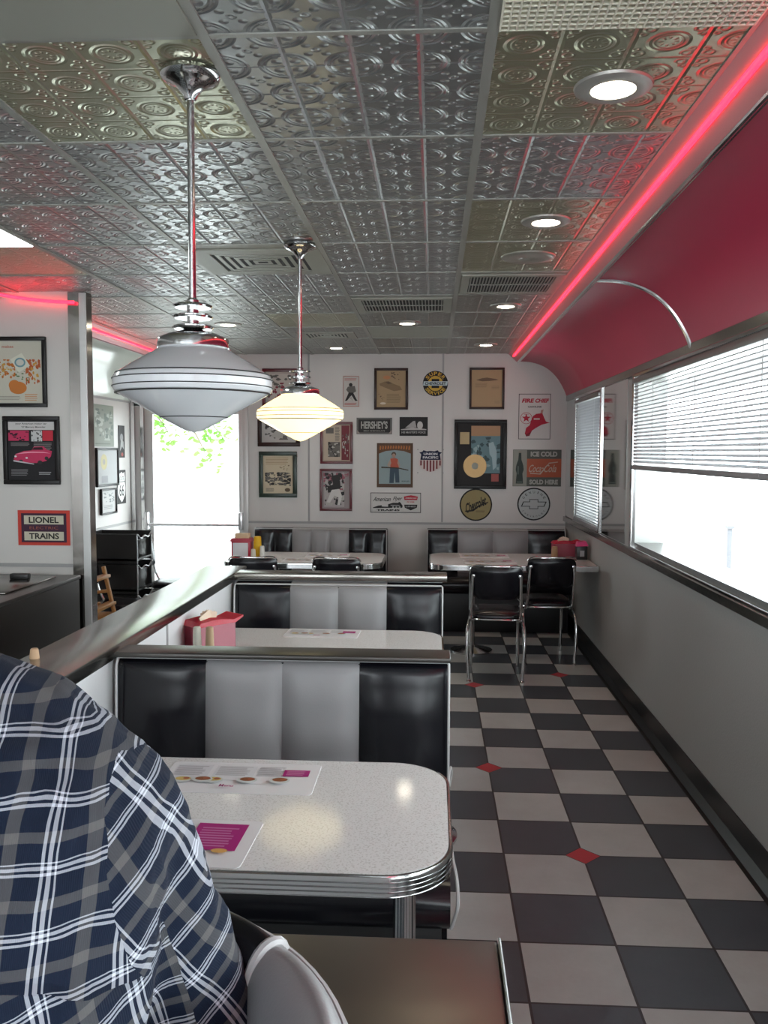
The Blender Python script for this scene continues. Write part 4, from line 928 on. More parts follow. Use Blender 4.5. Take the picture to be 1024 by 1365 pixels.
# ------------------------------------------------------------------ table top objects
def caddy(label, loc, rz, napk=True):
    r = thing('napkin_caddy', label, 'napkin holder', loc, rz)
    # open tray with flared lid: 0.20 wide (x) 0.10 deep (y) 0.115 high
    bm = newbm(); w, d, h = .085, .05, .105; th = .003
    for a in ((-w, w, -d, d, 0, th), (-w, w, -d, -d + th, 0, h), (-w, w, d - th, d, 0, h), (-w, -w + th, -d, d, 0, h), (w - th, w, -d, d, 0, h)): box(bm, *a)
    obj('box', bm, PINKP, r)
    bm = newbm(); P = [(-w - .006, h), (-w + .01, h + .016), (-.01, h + .022), (.02, h + .020), (w - .01, h + .012), (w + .035, h + .024), (w + .035, h + .018), (w, h), ]
    prism(bm, P, -d - .004, d + .004, 'y'); obj('lid', bm, REDP, r, label='bright red lid')
    bm = newbm()
    rr = random.Random(2)
    for k in range(5):
        a = R(-25 + k * 11); M = Matrix.Translation((-.02 + k * .008, -.01 + k * .006, h + .018)) @ Matrix.Rotation(a, 4, 'Y') @ Matrix.Rotation(R(rr.uniform(-14, 14)), 4, 'Z')
        box(bm, -.03, .03, -.0012, .0012, 0, .026, M=M)
    obj('napkins', bm, mat('cream napkin', (.75, .62, .48), .8), r)
    return r
caddy('red translucent napkin caddy in the second booth against the ledge wall', (-.850, 3.21, .76), R(50))
def jar(label, x, y, z, col, h=.062, r0=.017, nm='seasoning_bottle', capc=None):
    r = thing(nm, label, 'bottle', (x, y, z), 0, 'small table bottles')
    bm = newbm(); lathe(bm, [(0, 0), (r0, 0), (r0 * 1.02, .004), (r0 * .82, h * .88), (r0 * .78, h * .9), (0, h * .9)], 20); obj('body', bm, pcol(col, .4), r, smooth=35)
    bm = newbm(); lathe(bm, [(0, h), (r0 * .6, h), (r0 * .78, h - .003), (r0 * .82, h * .9), (0, h * .9)], 20); obj('cap', bm, pcol(capc or col, .4), r, smooth=35)
    return r
jar('small white bottle in front of the red caddy in the second booth', -.862, 3.08, .76, (.70, .70, .60), .118)
jar('small tan bottle in front of the red caddy in the second booth', -.815, 3.08, .76, (.50, .36, .22), .118)
# far left table
r = thing('napkin_box', 'red napkin box with white label on the far left table', 'napkin holder', (-1.46, 6.50, .71))
bm = newbm(); box(bm, -.075, .075, -.05, .05, 0, .13, bev=.004); prism(bm, [(-.085, .125), (-.07, .15), (.07, .15), (.085, .125)], -.055, .055, 'y'); obj('box', bm, mat('red plastic', (.38, .015, .04), .3), r, smooth=30)
bm = newbm(); box(bm, -.062, .055, -.052, -.0505, .015, .115); obj('front_label', bm, mat('white card', (.62, .63, .66), .5), r, label='white front card')
bm = newbm(); box(bm, -.05, .06, -.03, .03, .145, .185, bev=.004); obj('napkins', bm, TAN, r)
jar('yellow mustard bottle beside the far left napkin box', -1.335, 6.47, .71, (.70, .42, .02), .165, .034, 'mustard_bottle', (.70, .42, .02))
jar('short white topped salt shaker next to the mustard bottle', -1.285, 6.40, .71, (.7, .7, .66), .10, .02, 'salt_shaker')
jar('short cream shaker in front of the mustard bottle', -1.345, 6.36, .71, (.65, .60, .5), .08, .02, 'salt_shaker')
# far right table
caddy('dark red translucent napkin caddy on the corner table', (1.02, 6.76, .71), R(8))
r = thing('creamer_box', 'small black box with bright pink lid against the right wall', 'box', (1.128, 6.60, .71))
bm = newbm(); box(bm, -.04, .04, -.04, .04, 0, .10, bev=.003); obj('box', bm, BLACKP, r, smooth=True)
bm = newbm(); prism(bm, [(-.044, .10), (-.03, .135), (.028, .14), (.046, .105)], -.043, .043, 'y'); obj('lid', bm, mat('hot pink plastic', (.75, .05, .22), .35), r, label='hot pink lid')
bm = newbm(); box(bm, -.016, .016, -.0415, -.0403, .025, .07); obj('front_label', bm, pcol((.4, .4, .42)), r)
jar('tan wrapped cup beside the corner table caddy', .93, 6.62, .71, (.42, .27, .15), .095, .026, 'paper_cup')

# menus ----------------------------------------------------------------------
MG = (.42, .015, .20); BR_ = (.28, .10, .04); YE = (.65, .48, .15); PL = (.66, .70, .68)
def menu(label, cx, cy, z, w, d, rz, mirror=1, small=False):
    r = thing('paper_menu', label, 'menu', (cx, cy, z), rz, 'laminated menus')
    bm = newbm(); prism(bm, rrect(-w / 2, w / 2, -d / 2, d / 2, .012, 5), 0, .0012, 'z'); obj('sheet', bm, PAPER, r)
    S = []
    a = lambda c, k, *p: S.append((c, k) + p)
    a((.74, .74, .77), 'r', -w * .46, -d * .1, -w * .22, d * .4); a((.75, .76, .78), 'r', -w * .19, -d * .1, w * .08, d * .38)
    a((.45, .44, .46), 'l', -w * .45, d * .02, -w * .24, d * .36, 8); a((.5, .49, .5), 'l', -w * .17, d * .04, w * .06, d * .36, 8); a((.5, .49, .5), 'l', w * .1, d * .04, w * .28, d * .36, 8)
    a(MG, 'r', w * .27, d * .06, w * .44, d * .27) if mirror == 1 else a(MG, 'r', w * .10, -d * .18, w * .42, d * .40)
    a((.62, .25, .42), 'l', w * .29, d * .09, w * .42, d * .24, 4) if mirror == 1 else a((.6, .2, .4), 'l', w * .14, -d * .12, w * .38, d * .32, 8)
    for px, col in ((-.36, YE), (-.16, YE), (-.23, BR_), (.06, BR_), (.27, BR_)):
        if mirror != 1 and px > -.2: continue
        a(PL, 'e', px * w, -d * .12, w * .065, d * .10); a(col, 'e', px * w, -d * .10, w * .05, d * .06); a((.4, .12, .06), 'e', px * w + w * .02, -d * .09, w * .02, d * .03)
    if mirror != 1: a((.7, .4, .12), 'e', w * .33, -d * .2, w * .05, d * .045)
    a((.45, .05, .2), 't', 'Menu', -w * .05, -d * .33, w * .09, d * .08)
    o = printed('print', S, r, 0)
    # printed() works in xz facing -y: lay it flat
    o.matrix_local = Matrix.Translation((0, 0, .0015)) @ Matrix.Rotation(R(-90), 4, 'X')
    return r
menu('laminated menu lying at the far edge of the front table', -.445, 1.94, .7602, .36, .185, R(0))
menu('laminated menu with big magenta box lying beside the plaid shirt', -.505, 1.61, .7602, .32, .20, R(-2), -1)
menu('laminated menu lying on the second booth table', -.46, 3.545, .7602, .31, .17, R(-2))
menu('laminated menu on the far left table near its right end', -.82, 6.66, .7102, .34, .2, R(2))
menu('laminated menu on the far left table by the chairs', -.95, 6.36, .7102, .34, .2, R(-1))
menu('laminated menu at the back of the corner table', .40, 6.74, .7102, .38, .22, 0)
menu('laminated menu at the front of the corner table by the chairs', .42, 6.38, .7102, .38, .22, R(3))

# ------------------------------------------------------------------ freezer cabinet
r = thing('chest_cabinet', 'dark steel chest cabinet with lids below the red train sign', 'cabinet', (-2.4, 3.55, 0))
CAB = mat('brown black steel', (.030, .028, .025), .45, .3, noise_amt=.2, noise_scale=5)
bm = newbm(); box(bm, -.45, .415, -1.15, 1.16, 0, .80, bev=.006); obj('body', bm, CAB, r, smooth=True)
bm = newbm(); box(bm, -.46, .42, -1.16, 1.17, .80, .822, bev=.006); obj('top', bm, mat('dark steel worktop', (.13, .12, .115), .3, .8), r, smooth=True)
for yy in (.78, .1):
    bm = newbm(); box(bm, -.42, .33, yy - .30, yy + .27, .822, .832, bev=.004); l = obj('lid', bm, STEEL, r, smooth=True, label='steel lid')
    bm = newbm(); box(bm, .14, .24, yy + .12, yy + .16, .832, .862, bev=.005); obj('lid_handle', bm, BLACKP, l, smooth=True, label='black lid handle')
jar('small tan bottle standing on the steel ledge beside the plaid shoulder', -1.088, 2.27, .952, (.55, .36, .22), .028, .013)

# ------------------------------------------------------------------ high chairs
WD = mat('honey wood', (.45, .22, .07), .4, noise_amt=.2, noise_scale=25)
r = thing('wooden_high_chair', 'honey coloured wooden high chair beside the partition column', 'high chair', (-2.20, 5.36, 0), R(0))
def beam(nm, p0, p1, w=.032, d=.02):
    p0, p1 = Vector(p0), Vector(p1); v = p1 - p0; q = v.to_track_quat('Z', 'Y'); bm = newbm()
    box(bm, -w / 2, w / 2, -d / 2, d / 2, 0, v.length, bev=.004, M=Matrix.Translation(p0) @ q.to_matrix().to_4x4()); obj(nm, bm, WD, r, smooth=True)
for yy in (-.17, .17):
    beam('leg', (.2, yy, 0), (.03, yy, .76)); beam('leg', (-.22, yy, 0), (-.0, yy, .52))
beam('back_slat', (.05, -.17, .70), (.05, .17, .70), .06); beam('back_slat', (.085, -.17, .52), (.085, .17, .52), .06); beam('back_slat', (.12, -.17, .36), (.12, .17, .36), .05)
beam('arm', (.07, -.17, .60), (-.22, -.17, .56)); beam('arm', (.07, .17, .60), (-.22, .17, .56))
bm = newbm(); box(bm, -.20, .10, -.15, .15, .44, .46, bev=.004); obj('seat', bm, WD, r, smooth=True)
def booster(loc, label):
    r = thing('booster_seat', label, 'booster seat', loc, R(0), 'stacked booster seats')
    bm = newbm(); w, d, h = .20, .17, .22
    box(bm, -w, w, -d, -d + .012, 0, h); box(bm, -w, w, d - .012, d, 0, h); box(bm, -w, -w + .012, -d, d, 0, h); box(bm, -w, w, -d, d, .02, .035)
    obj('shell', bm, BLACKP, r)
    bm = newbm(); P = [(w + .004, -d + 2 * d * i / 16, h - .012 - .022 * math.sin(PI * i / 16) + .010 * math.cos(4 * PI * i / 16)) for i in range(17)]
    tube(bm, P, .006, 6, smooth=3); tube(bm, [(w + .004, -d, .0), (w + .006, -d, .1), (w + .004, -d, h - .01)], .005, 6)
    obj('shiny_rim', bm, mat('worn silver edge', (.45, .45, .46), .3, .8), r, smooth=True, label='silver wavy rim')
    bm = newbm(); box(bm, w - .03, w - .018, -d + .012, d - .012, .03, h - .05, bev=.003); obj('front_panel', bm, BLACKP, r, smooth=True)
    return r
for k, lb in enumerate(('black booster seat at the bottom of the stack by the left wall', 'black booster seat second lowest in the stack by the left wall', 'black booster seat just under the top of the stack', 'topmost black booster seat in the stack beside the glass door')):
    booster((-2.39, 6.40, k * .2285), lb)

# ------------------------------------------------------------------ round backed stool
r = thing('round_back_stool', 'round backed black and grey channel stool at the bottom edge', 'stool', (-.33, .25, 0))
SC = Vector((-.33, .56, 0))
r.location = SC
def arc_channel(a0, a1, m, lab):
    bm = newbm(); NA = 12; L = []
    for i in range(NA + 1):
        u = i / NA; a = R(a0 + (a1 - a0) * u); s = 1 - abs(2 * u - 1) ** 3.5
        prof = [(.235, .76), (.225 - .012 * s, .84), (.222 - .018 * s, .93), (.228 - .02 * s, 1.01), (.236 - .014 * s, 1.055 + .004 * s), (.252, 1.074 + .008 * s), (.268, 1.073 + .006 * s), (.279, 1.055), (.281, .98), (.275, .76)]
        P = catmull([(q[0], 0, q[1]) for q in prof], 4)
        L.append([bm.verts.new((p.x * math.cos(a), p.x * math.sin(a), p.z)) for p in P])
    for p, q in zip(L, L[1:]):
        for i in range(len(p) - 1): bm.faces.new((p[i], p[i + 1], q[i + 1], q[i]))
        bm.faces.new((p[0], q[0], q[-1], p[-1]))
    bm.faces.new(L[0]); bm.faces.new(L[-1][::-1])
    obj('back_channel', bm, m, r, smooth=50, label=lab)
angs = [-110, -80, -55, -15, 44, 78, 100]
for i in range(6): arc_channel(angs[i], angs[i + 1], BLACKV if i in (0, 4, 5) else GREYV, ('black' if i in (0, 4, 5) else 'grey') + ' curved back channel')
bm = newbm()
for a in angs[1:-1]:
    a = R(a); tube(bm, [(q * math.cos(a), q * math.sin(a), z) for q, z in ((.236, .78), (.225, .9), (.228, 1.0), (.238, 1.058), (.258, 1.078), (.276, 1.062), (.281, .98))], .0055, 8, smooth=4)
tube(bm, [(.277 * math.cos(R(a)), .277 * math.sin(R(a)), 1.064) for a in range(-110, 101, 5)], .005, 8)
obj('piping', bm, PIPE, r, smooth=True, label='pale grey piping')
bm = newbm(); lathe(bm, [(0, .80), (.15, .80), (.21, .79), (.23, .765), (.23, .72), (.21, .70), (0, .70)], 40); obj('seat', bm, BLACKV, r, smooth=40)
bm = newbm(); lathe(bm, [(.03, .70), (.03, .06), (.06, .04), (.20, .02), (.21, 0), (0, 0)], 32); obj('pedestal', bm, CHROME, r, smooth=35)
bm = newbm(); tube(bm, [(.17 * math.cos(2 * PI * i / 32), .17 * math.sin(2 * PI * i / 32), .28) for i in range(32)], .009, 8, closed=True)
for k in range(4): tube(bm, [(.03 * math.cos(k * PI / 2), .03 * math.sin(k * PI / 2), .28), (.17 * math.cos(k * PI / 2), .17 * math.sin(k * PI / 2), .28)], .007, 8)
obj('foot_ring', bm, CHROME, r, smooth=True)

# ------------------------------------------------------------------ person in the plaid shirt
PL0 = Vector((-.40, .52, 0))
FW = Vector((-.55, .83, 0)).normalized(); RT = Vector((.83, .55, 0)).normalized()
pr = thing('person', 'person in blue, grey and white plaid shirt seen from behind, seated at lower left', 'person', PL0, 0)
def cap(bm, p0, r0, p1, r1, seg=20, flat=None):
    p0, p1 = Vector(p0) - PL0, Vector(p1) - PL0; d = (p1 - p0).normalized()
    u = d.cross(Vector((0, 0, 1)))
    if u.length < .05: u = d.cross(Vector((0, 1, 0)))
    u.normalize(); w = d.cross(u); rings = []
    for i in range(6):
        a = -PI / 2 + PI / 2 * i / 5; rings.append((p0 + d * r0 * math.sin(a), r0 * math.cos(a)))
    for i in range(1, 6): rings.append((p0.lerp(p1, i / 6), r0 + (r1 - r0) * i / 6))
    for i in range(6):
        a = PI / 2 * i / 5; rings.append((p1 + d * r1 * math.sin(a), r1 * math.cos(a)))
    prev = None
    for c, rr in rings:
        rr = max(rr, 1e-4)
        cur = [bm.verts.new(c + rr * (math.cos(2 * PI * k / seg) * u + math.sin(2 * PI * k / seg) * w)) for k in range(seg)]
        if prev:
            for k in range(seg): bm.faces.new((prev[k], prev[(k + 1) % seg], cur[(k + 1) % seg], cur[k]))
        else: bm.faces.new(cur[::-1])
        prev = cur
    bm.faces.new(prev)
def ellip(bm, c, rr, rz=0, rx=0):
    c = Vector(c) - PL0
    g = bmesh.ops.create_uvsphere(bm, u_segments=28, v_segments=18, radius=1)
    M = Matrix.Translation(c) @ Matrix.Rotation(rz, 4, 'Z') @ Matrix.Rotation(rx, 4, 'X') @ Matrix.Diagonal((*rr, 1))
    bmesh.ops.transform(bm, matrix=M, verts=g['verts'])
AZ = math.atan2(RT.y, RT.x)
def torso(bm, rows, grow=0.):
    L = []; seg = 40
    for (z, cx, cy, a, b) in rows:
        c = Vector((cx, cy, z)) - PL0; a += grow; b += grow
        ring = []
        for k in range(seg):
            t_ = 2 * PI * k / seg; ca, sa = math.cos(t_), math.sin(t_)
            e = .82
            ring.append(bm.verts.new(c + RT * a * math.copysign(abs(ca) ** e, ca) + FW * b * math.copysign(abs(sa) ** e, sa)))
        L.append(ring)
    for p, q in zip(L, L[1:]):
        for k in range(seg): bm.faces.new((p[k], p[(k + 1) % seg], q[(k + 1) % seg], q[k]))
    bm.faces.new(L[0][::-1]); bm.faces.new(L[-1])
def rowsi(keys, n=5):
    out = []
    P = catmull([(k[1], k[2], k[0]) for k in keys], n); Q = catmull([(k[3], k[4], 0) for k in keys], n)
    return [(p.z, p.x, p.y, q.x, q.y) for p, q in zip(P, Q)]
TORSO = rowsi([(.80, -.40, .52, .155, .12), (.88, -.395, .525, .165, .125), (1.0, -.395, .55, .165, .125), (1.12, -.405, .585, .185, .125), (1.20, -.415, .61, .195, .118), (1.265, -.425, .635, .172, .10), (1.310, -.44, .655, .121, .078), (1.344, -.457, .672, .070, .057)])
SH_R, EL_R, WR_R = (-.280, .718, 1.204), (-.186, .715, .965), (-.40, .865, .992)
SH_L, EL_L, WR_L = (-.60, .53, 1.225), (-.70, .56, .98), (-.66, .80, .985)
NK, HD = (-.47, .69, 1.36), (-.525, .775, 1.53)
def remesh(o, vox, smooth_it=8, fac=.6):
    m = o.modifiers.new('remesh', 'REMESH'); m.mode = 'VOXEL'; m.voxel_size = vox; m.use_smooth_shade = True
    s = o.modifiers.new('smooth', 'SMOOTH'); s.iterations = smooth_it; s.factor = fac
SKIN = mat('skin', (.55, .33, .24), .5)
bm = newbm()
torso(bm, TORSO)
cap(bm, NK, .058, (-.50, .735, 1.44), .054)
ellip(bm, HD, (.075, .093, .115), AZ)
fd = FW
face = Vector(HD)
ellip(bm, face + fd * .035 + Vector((0, 0, -.055)), (.052, .058, .055), AZ)      # jaw
cap(bm, face + fd * .088 + Vector((0, 0, .012)), .010, face + fd * .108 + Vector((0, 0, -.022)), .014)  # nose
for e in (-1, 1):
    ellip(bm, face + RT * e * .076 + Vector((0, 0, -.005)), (.012, .022, .032), AZ)       # ears
    ellip(bm, face + fd * .080 + RT * e * .03 + Vector((0, 0, .012)), (.016, .012, .010), AZ)
ellip(bm, face + fd * .092 + Vector((0, 0, -.052)), (.026, .010, .009), AZ)      # lips
def arm(bm, s, e, w, r=(.052, .042, .028), g=0.):
    cap(bm, s, r[0] + g, e, r[1] + g); cap(bm, e, r[1] + g, w, r[2] + g)
arm(bm, SH_R, EL_R, WR_R); arm(bm, SH_L, EL_L, WR_L)
def hand(bm, wr, dirv, side):
    wr = Vector(wr); d = Vector(dirv).normalized(); s = Vector((d.y, -d.x, 0)) * side
    up = Vector((0, 0, 1)); pc = wr + d * .05 - up * .008
    for q in (-.028, -.010, .010, .028): cap(bm, wr + s * q * .6, .013, wr + d * .085 + s * q - up * .006, .012)
    for i, (q, L) in enumerate(((-.032, .058), (-.011, .072), (.011, .078), (.031, .070))):
        a = wr + d * .085 + s * q - up * .006; b = a + d * L * .45 + s * q * .15 + up * .004; c = b + d * L * .33 - up * .008; e = c + d * L * .25 - up * .009
        cap(bm, a, .0095, b, .0088, 10); cap(bm, b, .0088, c, .008, 10); cap(bm, c, .008, e, .0072, 10)
    a = wr + d * .02 + s * .034; b = a + d * .035 + s * .022 - up * .006; c = b + d * .032 + s * .006 - up * .004
    cap(bm, a, .014, b, .011, 10); cap(bm, b, .011, c, .009, 10)
hand(bm, (WR_R[0], WR_R[1], .982), (-.5, .35, -.05), 1); hand(bm, (WR_L[0], WR_L[1], .982), (.15, .5, -.05), -1)
HIPR, HIPL = Vector((-.40, .60, .86)), Vector((-.40, .43, .86))
KNR, KNL = (-.80, .64, .84), (-.80, .40, .84)
ANR, ANL = (-.74, .62, .40), (-.72, .40, .40)
def legs(bm, g=0.):
    for h, k, a in ((HIPR, KNR, ANR), (HIPL, KNL, ANL)):
        cap(bm, h, .082 + g, k, .056 + g); cap(bm, k, .056 + g, (k[0] * .5 + a[0] * .5 + .02, k[1] * .5 + a[1] * .5, (k[2] + a[2]) / 2 + .08), .055 + g)
        cap(bm, (k[0] * .5 + a[0] * .5 + .02, k[1] * .5 + a[1] * .5, (k[2] + a[2]) / 2 + .08), .055 + g, a, .036 + g)
legs(bm)
for a in (ANR, ANL): cap(bm, (a[0], a[1], a[2] - .03), .034, (a[0] - .14, a[1], a[2] - .065), .026)
o = obj('body', bm, SKIN, pr, smooth=180); remesh(o, .0065, 4)
# hair
bm = newbm(); ellip(bm, Vector(HD) - FW * .012 + Vector((0, 0, .022)), (.083, .094, .108), AZ)
for k in range(40):
    rr = random.Random(k); a = rr.uniform(0, 2 * PI)
    ellip(bm, Vector(HD) - FW * .02 + Vector((.07 * math.cos(a), .075 * math.sin(a), rr.uniform(.0, .09))), (.018, .018, .03), a)
o = obj('hair', bm, mat('dark brown hair', (.04, .025, .018), .6), pr, smooth=180); remesh(o, .008, 3)
# trousers and shoes
bm = newbm(); legs(bm, .010); torso(bm, rowsi([(.79, -.40, .52, .15, .12), (.88, -.395, .525, .165, .125), (.95, -.395, .54, .165, .125)]), .004)
o = obj('trousers', bm, mat('dark denim', (.02, .03, .055), .8), pr, smooth=180); remesh(o, .010, 4)
for a in (ANR, ANL):
    bm = newbm(); cap(bm, (a[0] + .02, a[1], a[2] - .045), .045, (a[0] - .16, a[1], a[2] - .07), .036); o = obj('shoe', bm, mat('black leather shoe', (.02, .018, .016), .35), pr, smooth=180); remesh(o, .009, 3)
# shirt ------------------------------------------------------------
pm = mat('plaid cotton', (.02, .03, .08), .9, spec=.12, sheen=.05); t = NT(pm); x, y, z, vec = t.xyz()
ux = t.m('ADD', t.m('MULTIPLY', x, .93), t.m('MULTIPLY', y, .25)); vz = z
wob = t.noise(vec, 9, 2); wob2 = t.m('MULTIPLY', t.m('SUBTRACT', wob, .5), .018)
AX, AY = -.293 - PL0.x, .70 - PL0.y
seamz = t.m('SUBTRACT', 1.166, t.m('MULTIPLY', t.m('MAXIMUM', 0., t.m('SUBTRACT', x, .12)), .55))
below = t.m('LESS_THAN', z, t.m('ADD', seamz, t.m('MULTIPLY', t.m('SUBTRACT', wob, .5), .01)))
# sleeve mask: beyond a slanted plane
sl = t.m('GREATER_THAN', t.m('ADD', x, t.m('MULTIPLY', t.m('SUBTRACT', z, 1.2), .30)), .165)
def rot(deg):
    c_, s_ = math.cos(R(deg)), math.sin(R(deg))
    return t.m('ADD', t.m('MULTIPLY', ux, c_), t.m('MULTIPLY', vz, s_)), t.m('SUBTRACT', t.m('MULTIPLY', vz, c_), t.m('MULTIPLY', ux, s_))
ua, va = rot(-4); ub, vb = rot(11); uc, vc = rot(34)
va = t.m('ADD', va, t.m('MULTIPLY', ux, .12))
def sel(m_, a, b): return t.m('ADD', t.m('MULTIPLY', m_, b), t.m('MULTIPLY', t.m('SUBTRACT', 1., m_), a))
U = sel(sl, sel(below, ua, ub), uc); V = sel(sl, sel(below, va, vb), vc)
U = t.m('ADD', U, wob2); V = t.m('ADD', V, wob2)
def stripes(c_, per, ph):
    q = t.m('FRACT', t.m('ADD', t.m('DIVIDE', c_, per), ph))
    def band(ce, w): return t.m('LESS_THAN', t.m('ABSOLUTE', t.m('SUBTRACT', q, ce)), w)
    white = t.m('MAXIMUM', t.m('MAXIMUM', band(.25, .022), band(.34, .028)), band(.42, .012))
    grey = band(.82, .085)
    return white, grey
w1, g1 = stripes(U, .050, .30); w2, g2 = stripes(V, .0365, .1)
tw = t.m('GREATER_THAN', t.m('SINE', t.m('MULTIPLY', t.m('ADD', U, V), 4200.)), 0.)
navy, grey, whi = (.009, .015, .032), (.12, .12, .12), (.62, .66, .74)
ca = t.mix(g1, navy, grey); ca = t.mix(w1, ca, whi)
cb = t.mix(g2, navy, grey); cb = t.mix(w2, cb, whi)
t.L.new(t.mix(.5, ca, cb), t.bsdf().inputs['Base Color'])
b1 = t.N.new('ShaderNodeBump'); b1.inputs['Strength'].default_value = .25; b1.inputs['Distance'].default_value = .0006
t.L.new(t.m('SINE', t.m('MULTIPLY', U, 5200.)), b1.inputs['Height'])
b2 = t.N.new('ShaderNodeBump'); b2.inputs['Strength'].default_value = .9; b2.inputs['Distance'].default_value = .004
ds = t.m('ABSOLUTE', t.m('SUBTRACT', z, seamz)); rid = t.m('MULTIPLY', t.m('MAXIMUM', 0., t.m('SUBTRACT', 1., t.m('DIVIDE', ds, .007))), t.m('SUBTRACT', 1., sl))
t.L.new(t.m('ADD', rid, t.m('MULTIPLY', t.noise(vec, 18, 3), .6)), b2.inputs['Height']); t.L.new(b1.outputs[0], b2.inputs['Normal']); t.L.new(b2.outputs[0], t.bsdf().inputs['Normal'])
bm = newbm()
torso(bm, TORSO[3:], .016)
cap(bm, (-.47, .675, 1.318), .062, (-.35, .70, 1.280), .060); cap(bm, (-.35, .70, 1.280), .060, SH_R, .062)
cap(bm, (-.47, .675, 1.335), .062, (-.55, .59, 1.285), .058); cap(bm, (-.55, .59, 1.285), .058, SH_L, .068)
arm(bm, SH_R, EL_R, WR_R, (.061, .058, .042)); arm(bm, SH_L, EL_L, WR_L, (.068, .060, .042))
cap(bm, NK, .068, (-.485, .705, 1.385), .064)
o = obj('shirt', bm, pm, pr, smooth=180, label='blue, grey and white plaid shirt'); remesh(o, .007, 10, .7)
tx = bpy.data.textures.new('folds', 'CLOUDS'); tx.noise_scale = .055; tx.noise_depth = 2
d = o.modifiers.new('folds', 'DISPLACE'); d.texture = tx; d.texture_coords = 'LOCAL'; d.strength = .016; d.mid_level = .5

# ------------------------------------------------------------------ outside
OUTG = mat('pale outdoor concrete', (.75, .74, .72), .8, noise_amt=.06, noise_scale=2)
bm = newbm(); 
for a in ((XR + .5, 22, -12, 22), (-20, XLN - .4, -12, 22), (XLN - .4, XR + .5, YB + .35, 22)): box(bm, *a, -.32, -.22)
o = struct('ground_outside', bm, OUTG)
r = thing('bare_shrub', 'pale outdoor posts and rail seen through the glass door', 'railing', (-2.75, 11.2, -.22))
bm = newbm()
for xx in (-.35, .62): box(bm, xx - .05, xx + .05, -.05, .05, 0, 2.9)
obj('post', bm, mat('pale post', (.30, .29, .25), .7), r)
r.name = 'outdoor_railing'
bm = newbm(); box(bm, -.8, 1.4, -.03, .03, .85, .92); box(bm, -.8, 1.4, -.03, .03, .3, .36)
for i in range(16): box(bm, -.8 + i * .14, -.77 + i * .14, -.02, .02, .3, .9)
obj('rail', bm, mat('pale rail', (.36, .36, .36), .6), r)
bx('white_box', (-3.45, -2.85, 10.0, 10.6, -.22, .75), mat('white box paint', (.45, .45, .46), .6)); tag(bpy.data.objects['white_box'], 'large white box standing outside behind the glass door', 'box')
# siding wall of the neighbouring building
bm = newbm()
for i in range(24): prism(bm, [(17.0, -.2 + i * .22), (16.96, -.2 + i * .22), (16.99, .02 + i * .22), (17.0, .02 + i * .22)], -7.5, 2.0, 'x')
tag(obj('neighbour_building', bm, mat('white siding', (.42, .42, .42), .7)), 'white sided building beyond the glass door', 'building')
# tree branch with leaves hanging by the door
r = thing('tree', 'green leafy branch hanging outside behind the glass door', 'tree', (-4.15, 10.4, -.42))
bm = newbm(); tube(bm, [(0, 0, 0), (.03, 0, 1.2), (.0, 0, 2.4), (.2, 0, 3.4)], lambda q: .10 - .05 * q, 10, smooth=4); BKm = mat('tree bark', (.12, .09, .06), .9); obj('trunk', bm, BKm, r, smooth=True)
bm = newbm()
BR1 = [[(.05, 0, 2.6), (.5, 0, 2.75), (.95, .0, 2.45), (1.25, 0, 2.15), (1.42, 0, 1.75)], [(.3, 0, 2.7), (.9, .1, 2.65), (1.35, .1, 2.35), (1.6, .1, 2.05)], [(.1, 0, 2.9), (.9, .2, 3.0), (1.7, .1, 2.65), (2.0, 0, 2.2)], [(0, 0, 2.4), (.35, .1, 2.5), (.75, .1, 2.35), (.9, .1, 2.1)]]
for b in BR1: tube(bm, b, lambda q: .018 - .014 * q, 6, smooth=4)
obj('branch', bm, BKm, r, smooth=True)
bm = newbm(); rr = random.Random(11)
for bi, b in enumerate(BR1):
    pts = catmull(b, 10)
    for k in range(150 if bi != 2 else 90):
        p = pts[int(rr.uniform(.15, 1) * (len(pts) - 1))] + Vector((rr.gauss(0, .09), rr.gauss(0, .12), rr.gauss(0, .09)))
        s = rr.uniform(.035, .065); M = Matrix.Translation(p) @ Matrix.Rotation(rr.uniform(0, 6.3), 4, 'Z') @ Matrix.Rotation(rr.uniform(-1.2, 1.2), 4, 'X') @ Matrix.Rotation(rr.uniform(-.8, .8), 4, 'Y')
        V = [bm.verts.new(M @ Vector(q)) for q in ((0, 0, 0), (s * .5, s * .3, .004), (s * .9, s * .15, 0), (s * .75, s * .6, 0), (s * .3, s * 1.2, 0), (-s * .3, s * 1.0, 0), (-s * .75, s * .5, 0), (-s * .5, s * .1, .004))]
        bm.faces.new(V)
lo = obj('leaves', bm, LEAF, r, recalc=False); lo['kind'] = 'stuff'
# things outside the right window
def outdoor_post(lb, x, y, h, w=.09): 
    r_ = thing('outdoor_post', lb, 'post', (x, y, -.22)); bm = newbm(); box(bm, -w / 2, w / 2, -w / 2, w / 2, 0, h, bev=.01); obj('shaft', bm, mat('grey post', (.10, .10, .11), .6), r_, smooth=True); bm = newbm(); box(bm, -w * .8, w * .8, -w * .8, w * .8, h, h + .04); obj('post_cap', bm, mat('grey post', (.10, .10, .11), .6), r_)
outdoor_post('thin grey post standing outside the big window', 3.85, 11.4, .76, .06)
bm = newbm(); box(bm, XR + .20, XR + .95, YF - .3, YB + .3, 1.99, 2.09); struct('roof_eave', bm, mat('grey soffit', (.16, .16, .165), .6))

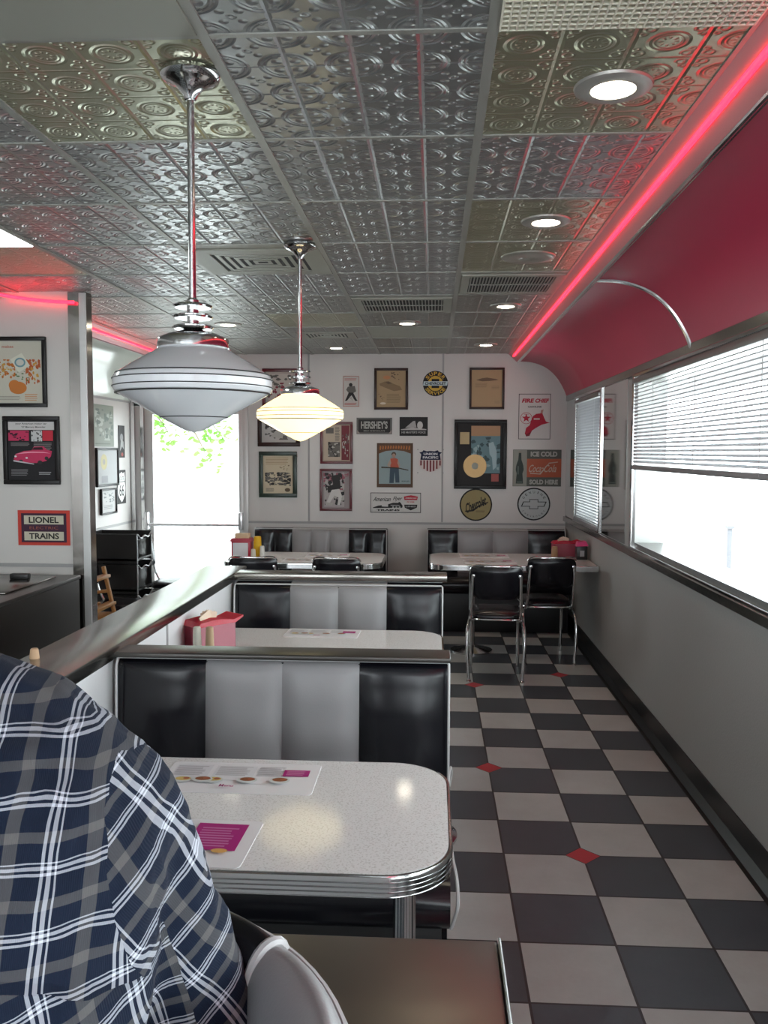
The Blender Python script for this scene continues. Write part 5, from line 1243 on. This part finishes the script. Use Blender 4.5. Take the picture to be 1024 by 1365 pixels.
# ------------------------------------------------------------------ light
w = bpy.data.worlds.new('sky'); sc.world = w; w.use_nodes = True; nt = w.node_tree
bg = nt.nodes['Background']; bg.inputs['Color'].default_value = (.88, .95, 1, 1); bg.inputs['Strength'].default_value = 8.5
def portal(x, y, z, sx, sz, rot):
    l = bpy.data.lights.new('window_portal', 'AREA'); l.shape = 'RECTANGLE'; l.size = sx; l.size_y = sz; l.cycles.is_portal = True
    o = bpy.data.objects.new('window_portal', l); COL.objects.link(o); o.location = (x, y, z); o.rotation_euler = rot
mz = sum(WZ) / 2; hz = WZ[1] - WZ[0]
for a, b in (W1, W2, W3): portal(XR + .19, (a + b) / 2, mz, b - a, hz, (R(90), 0, R(90)))
portal(-2.18, YB + .12, .98, .82, 1.9, (R(-90), 0, 0))
portal(XLN - .12, -2.4, 1.45, 1.6, 1.1, (R(90), 0, R(-90)))  # sky sampling at the added left opening
portal(-1.25, YF - .12, 1.45, 4.4, 1.3, (R(90), 0, 0))  # sky sampling at the invented rear openings

# ------------------------------------------------------------------ camera
cd = bpy.data.cameras.new('camera'); cam = bpy.data.objects.new('camera', cd); COL.objects.link(cam)
cd.sensor_fit = 'HORIZONTAL'; cd.sensor_width = 36; cd.lens = 1149 / 1024 * 36
cd.clip_start = .05
yaw, pitch, roll = R(3.276), R(3.99), R(-.2126)
cam.matrix_world = Matrix.Translation((0, 0, 1.52)) @ Matrix.Rotation(yaw, 4, 'Z') @ Matrix.Rotation(PI / 2 - pitch, 4, 'X') @ Matrix.Rotation(-roll, 4, 'Z')
sc.camera = cam
sc.view_settings.view_transform = 'Standard'; sc.view_settings.look = 'None'; sc.view_settings.gamma = 1; sc.view_settings.use_curve_mapping = False
sc.view_settings.exposure = 0.36
sc.cycles.max_bounces = 10; sc.cycles.diffuse_bounces = 6; sc.cycles.glossy_bounces = 5; sc.cycles.transparent_max_bounces = 12
sc.cycles.sample_clamp_indirect = 6; sc.cycles.caustics_reflective = False; sc.cycles.caustics_refractive = False
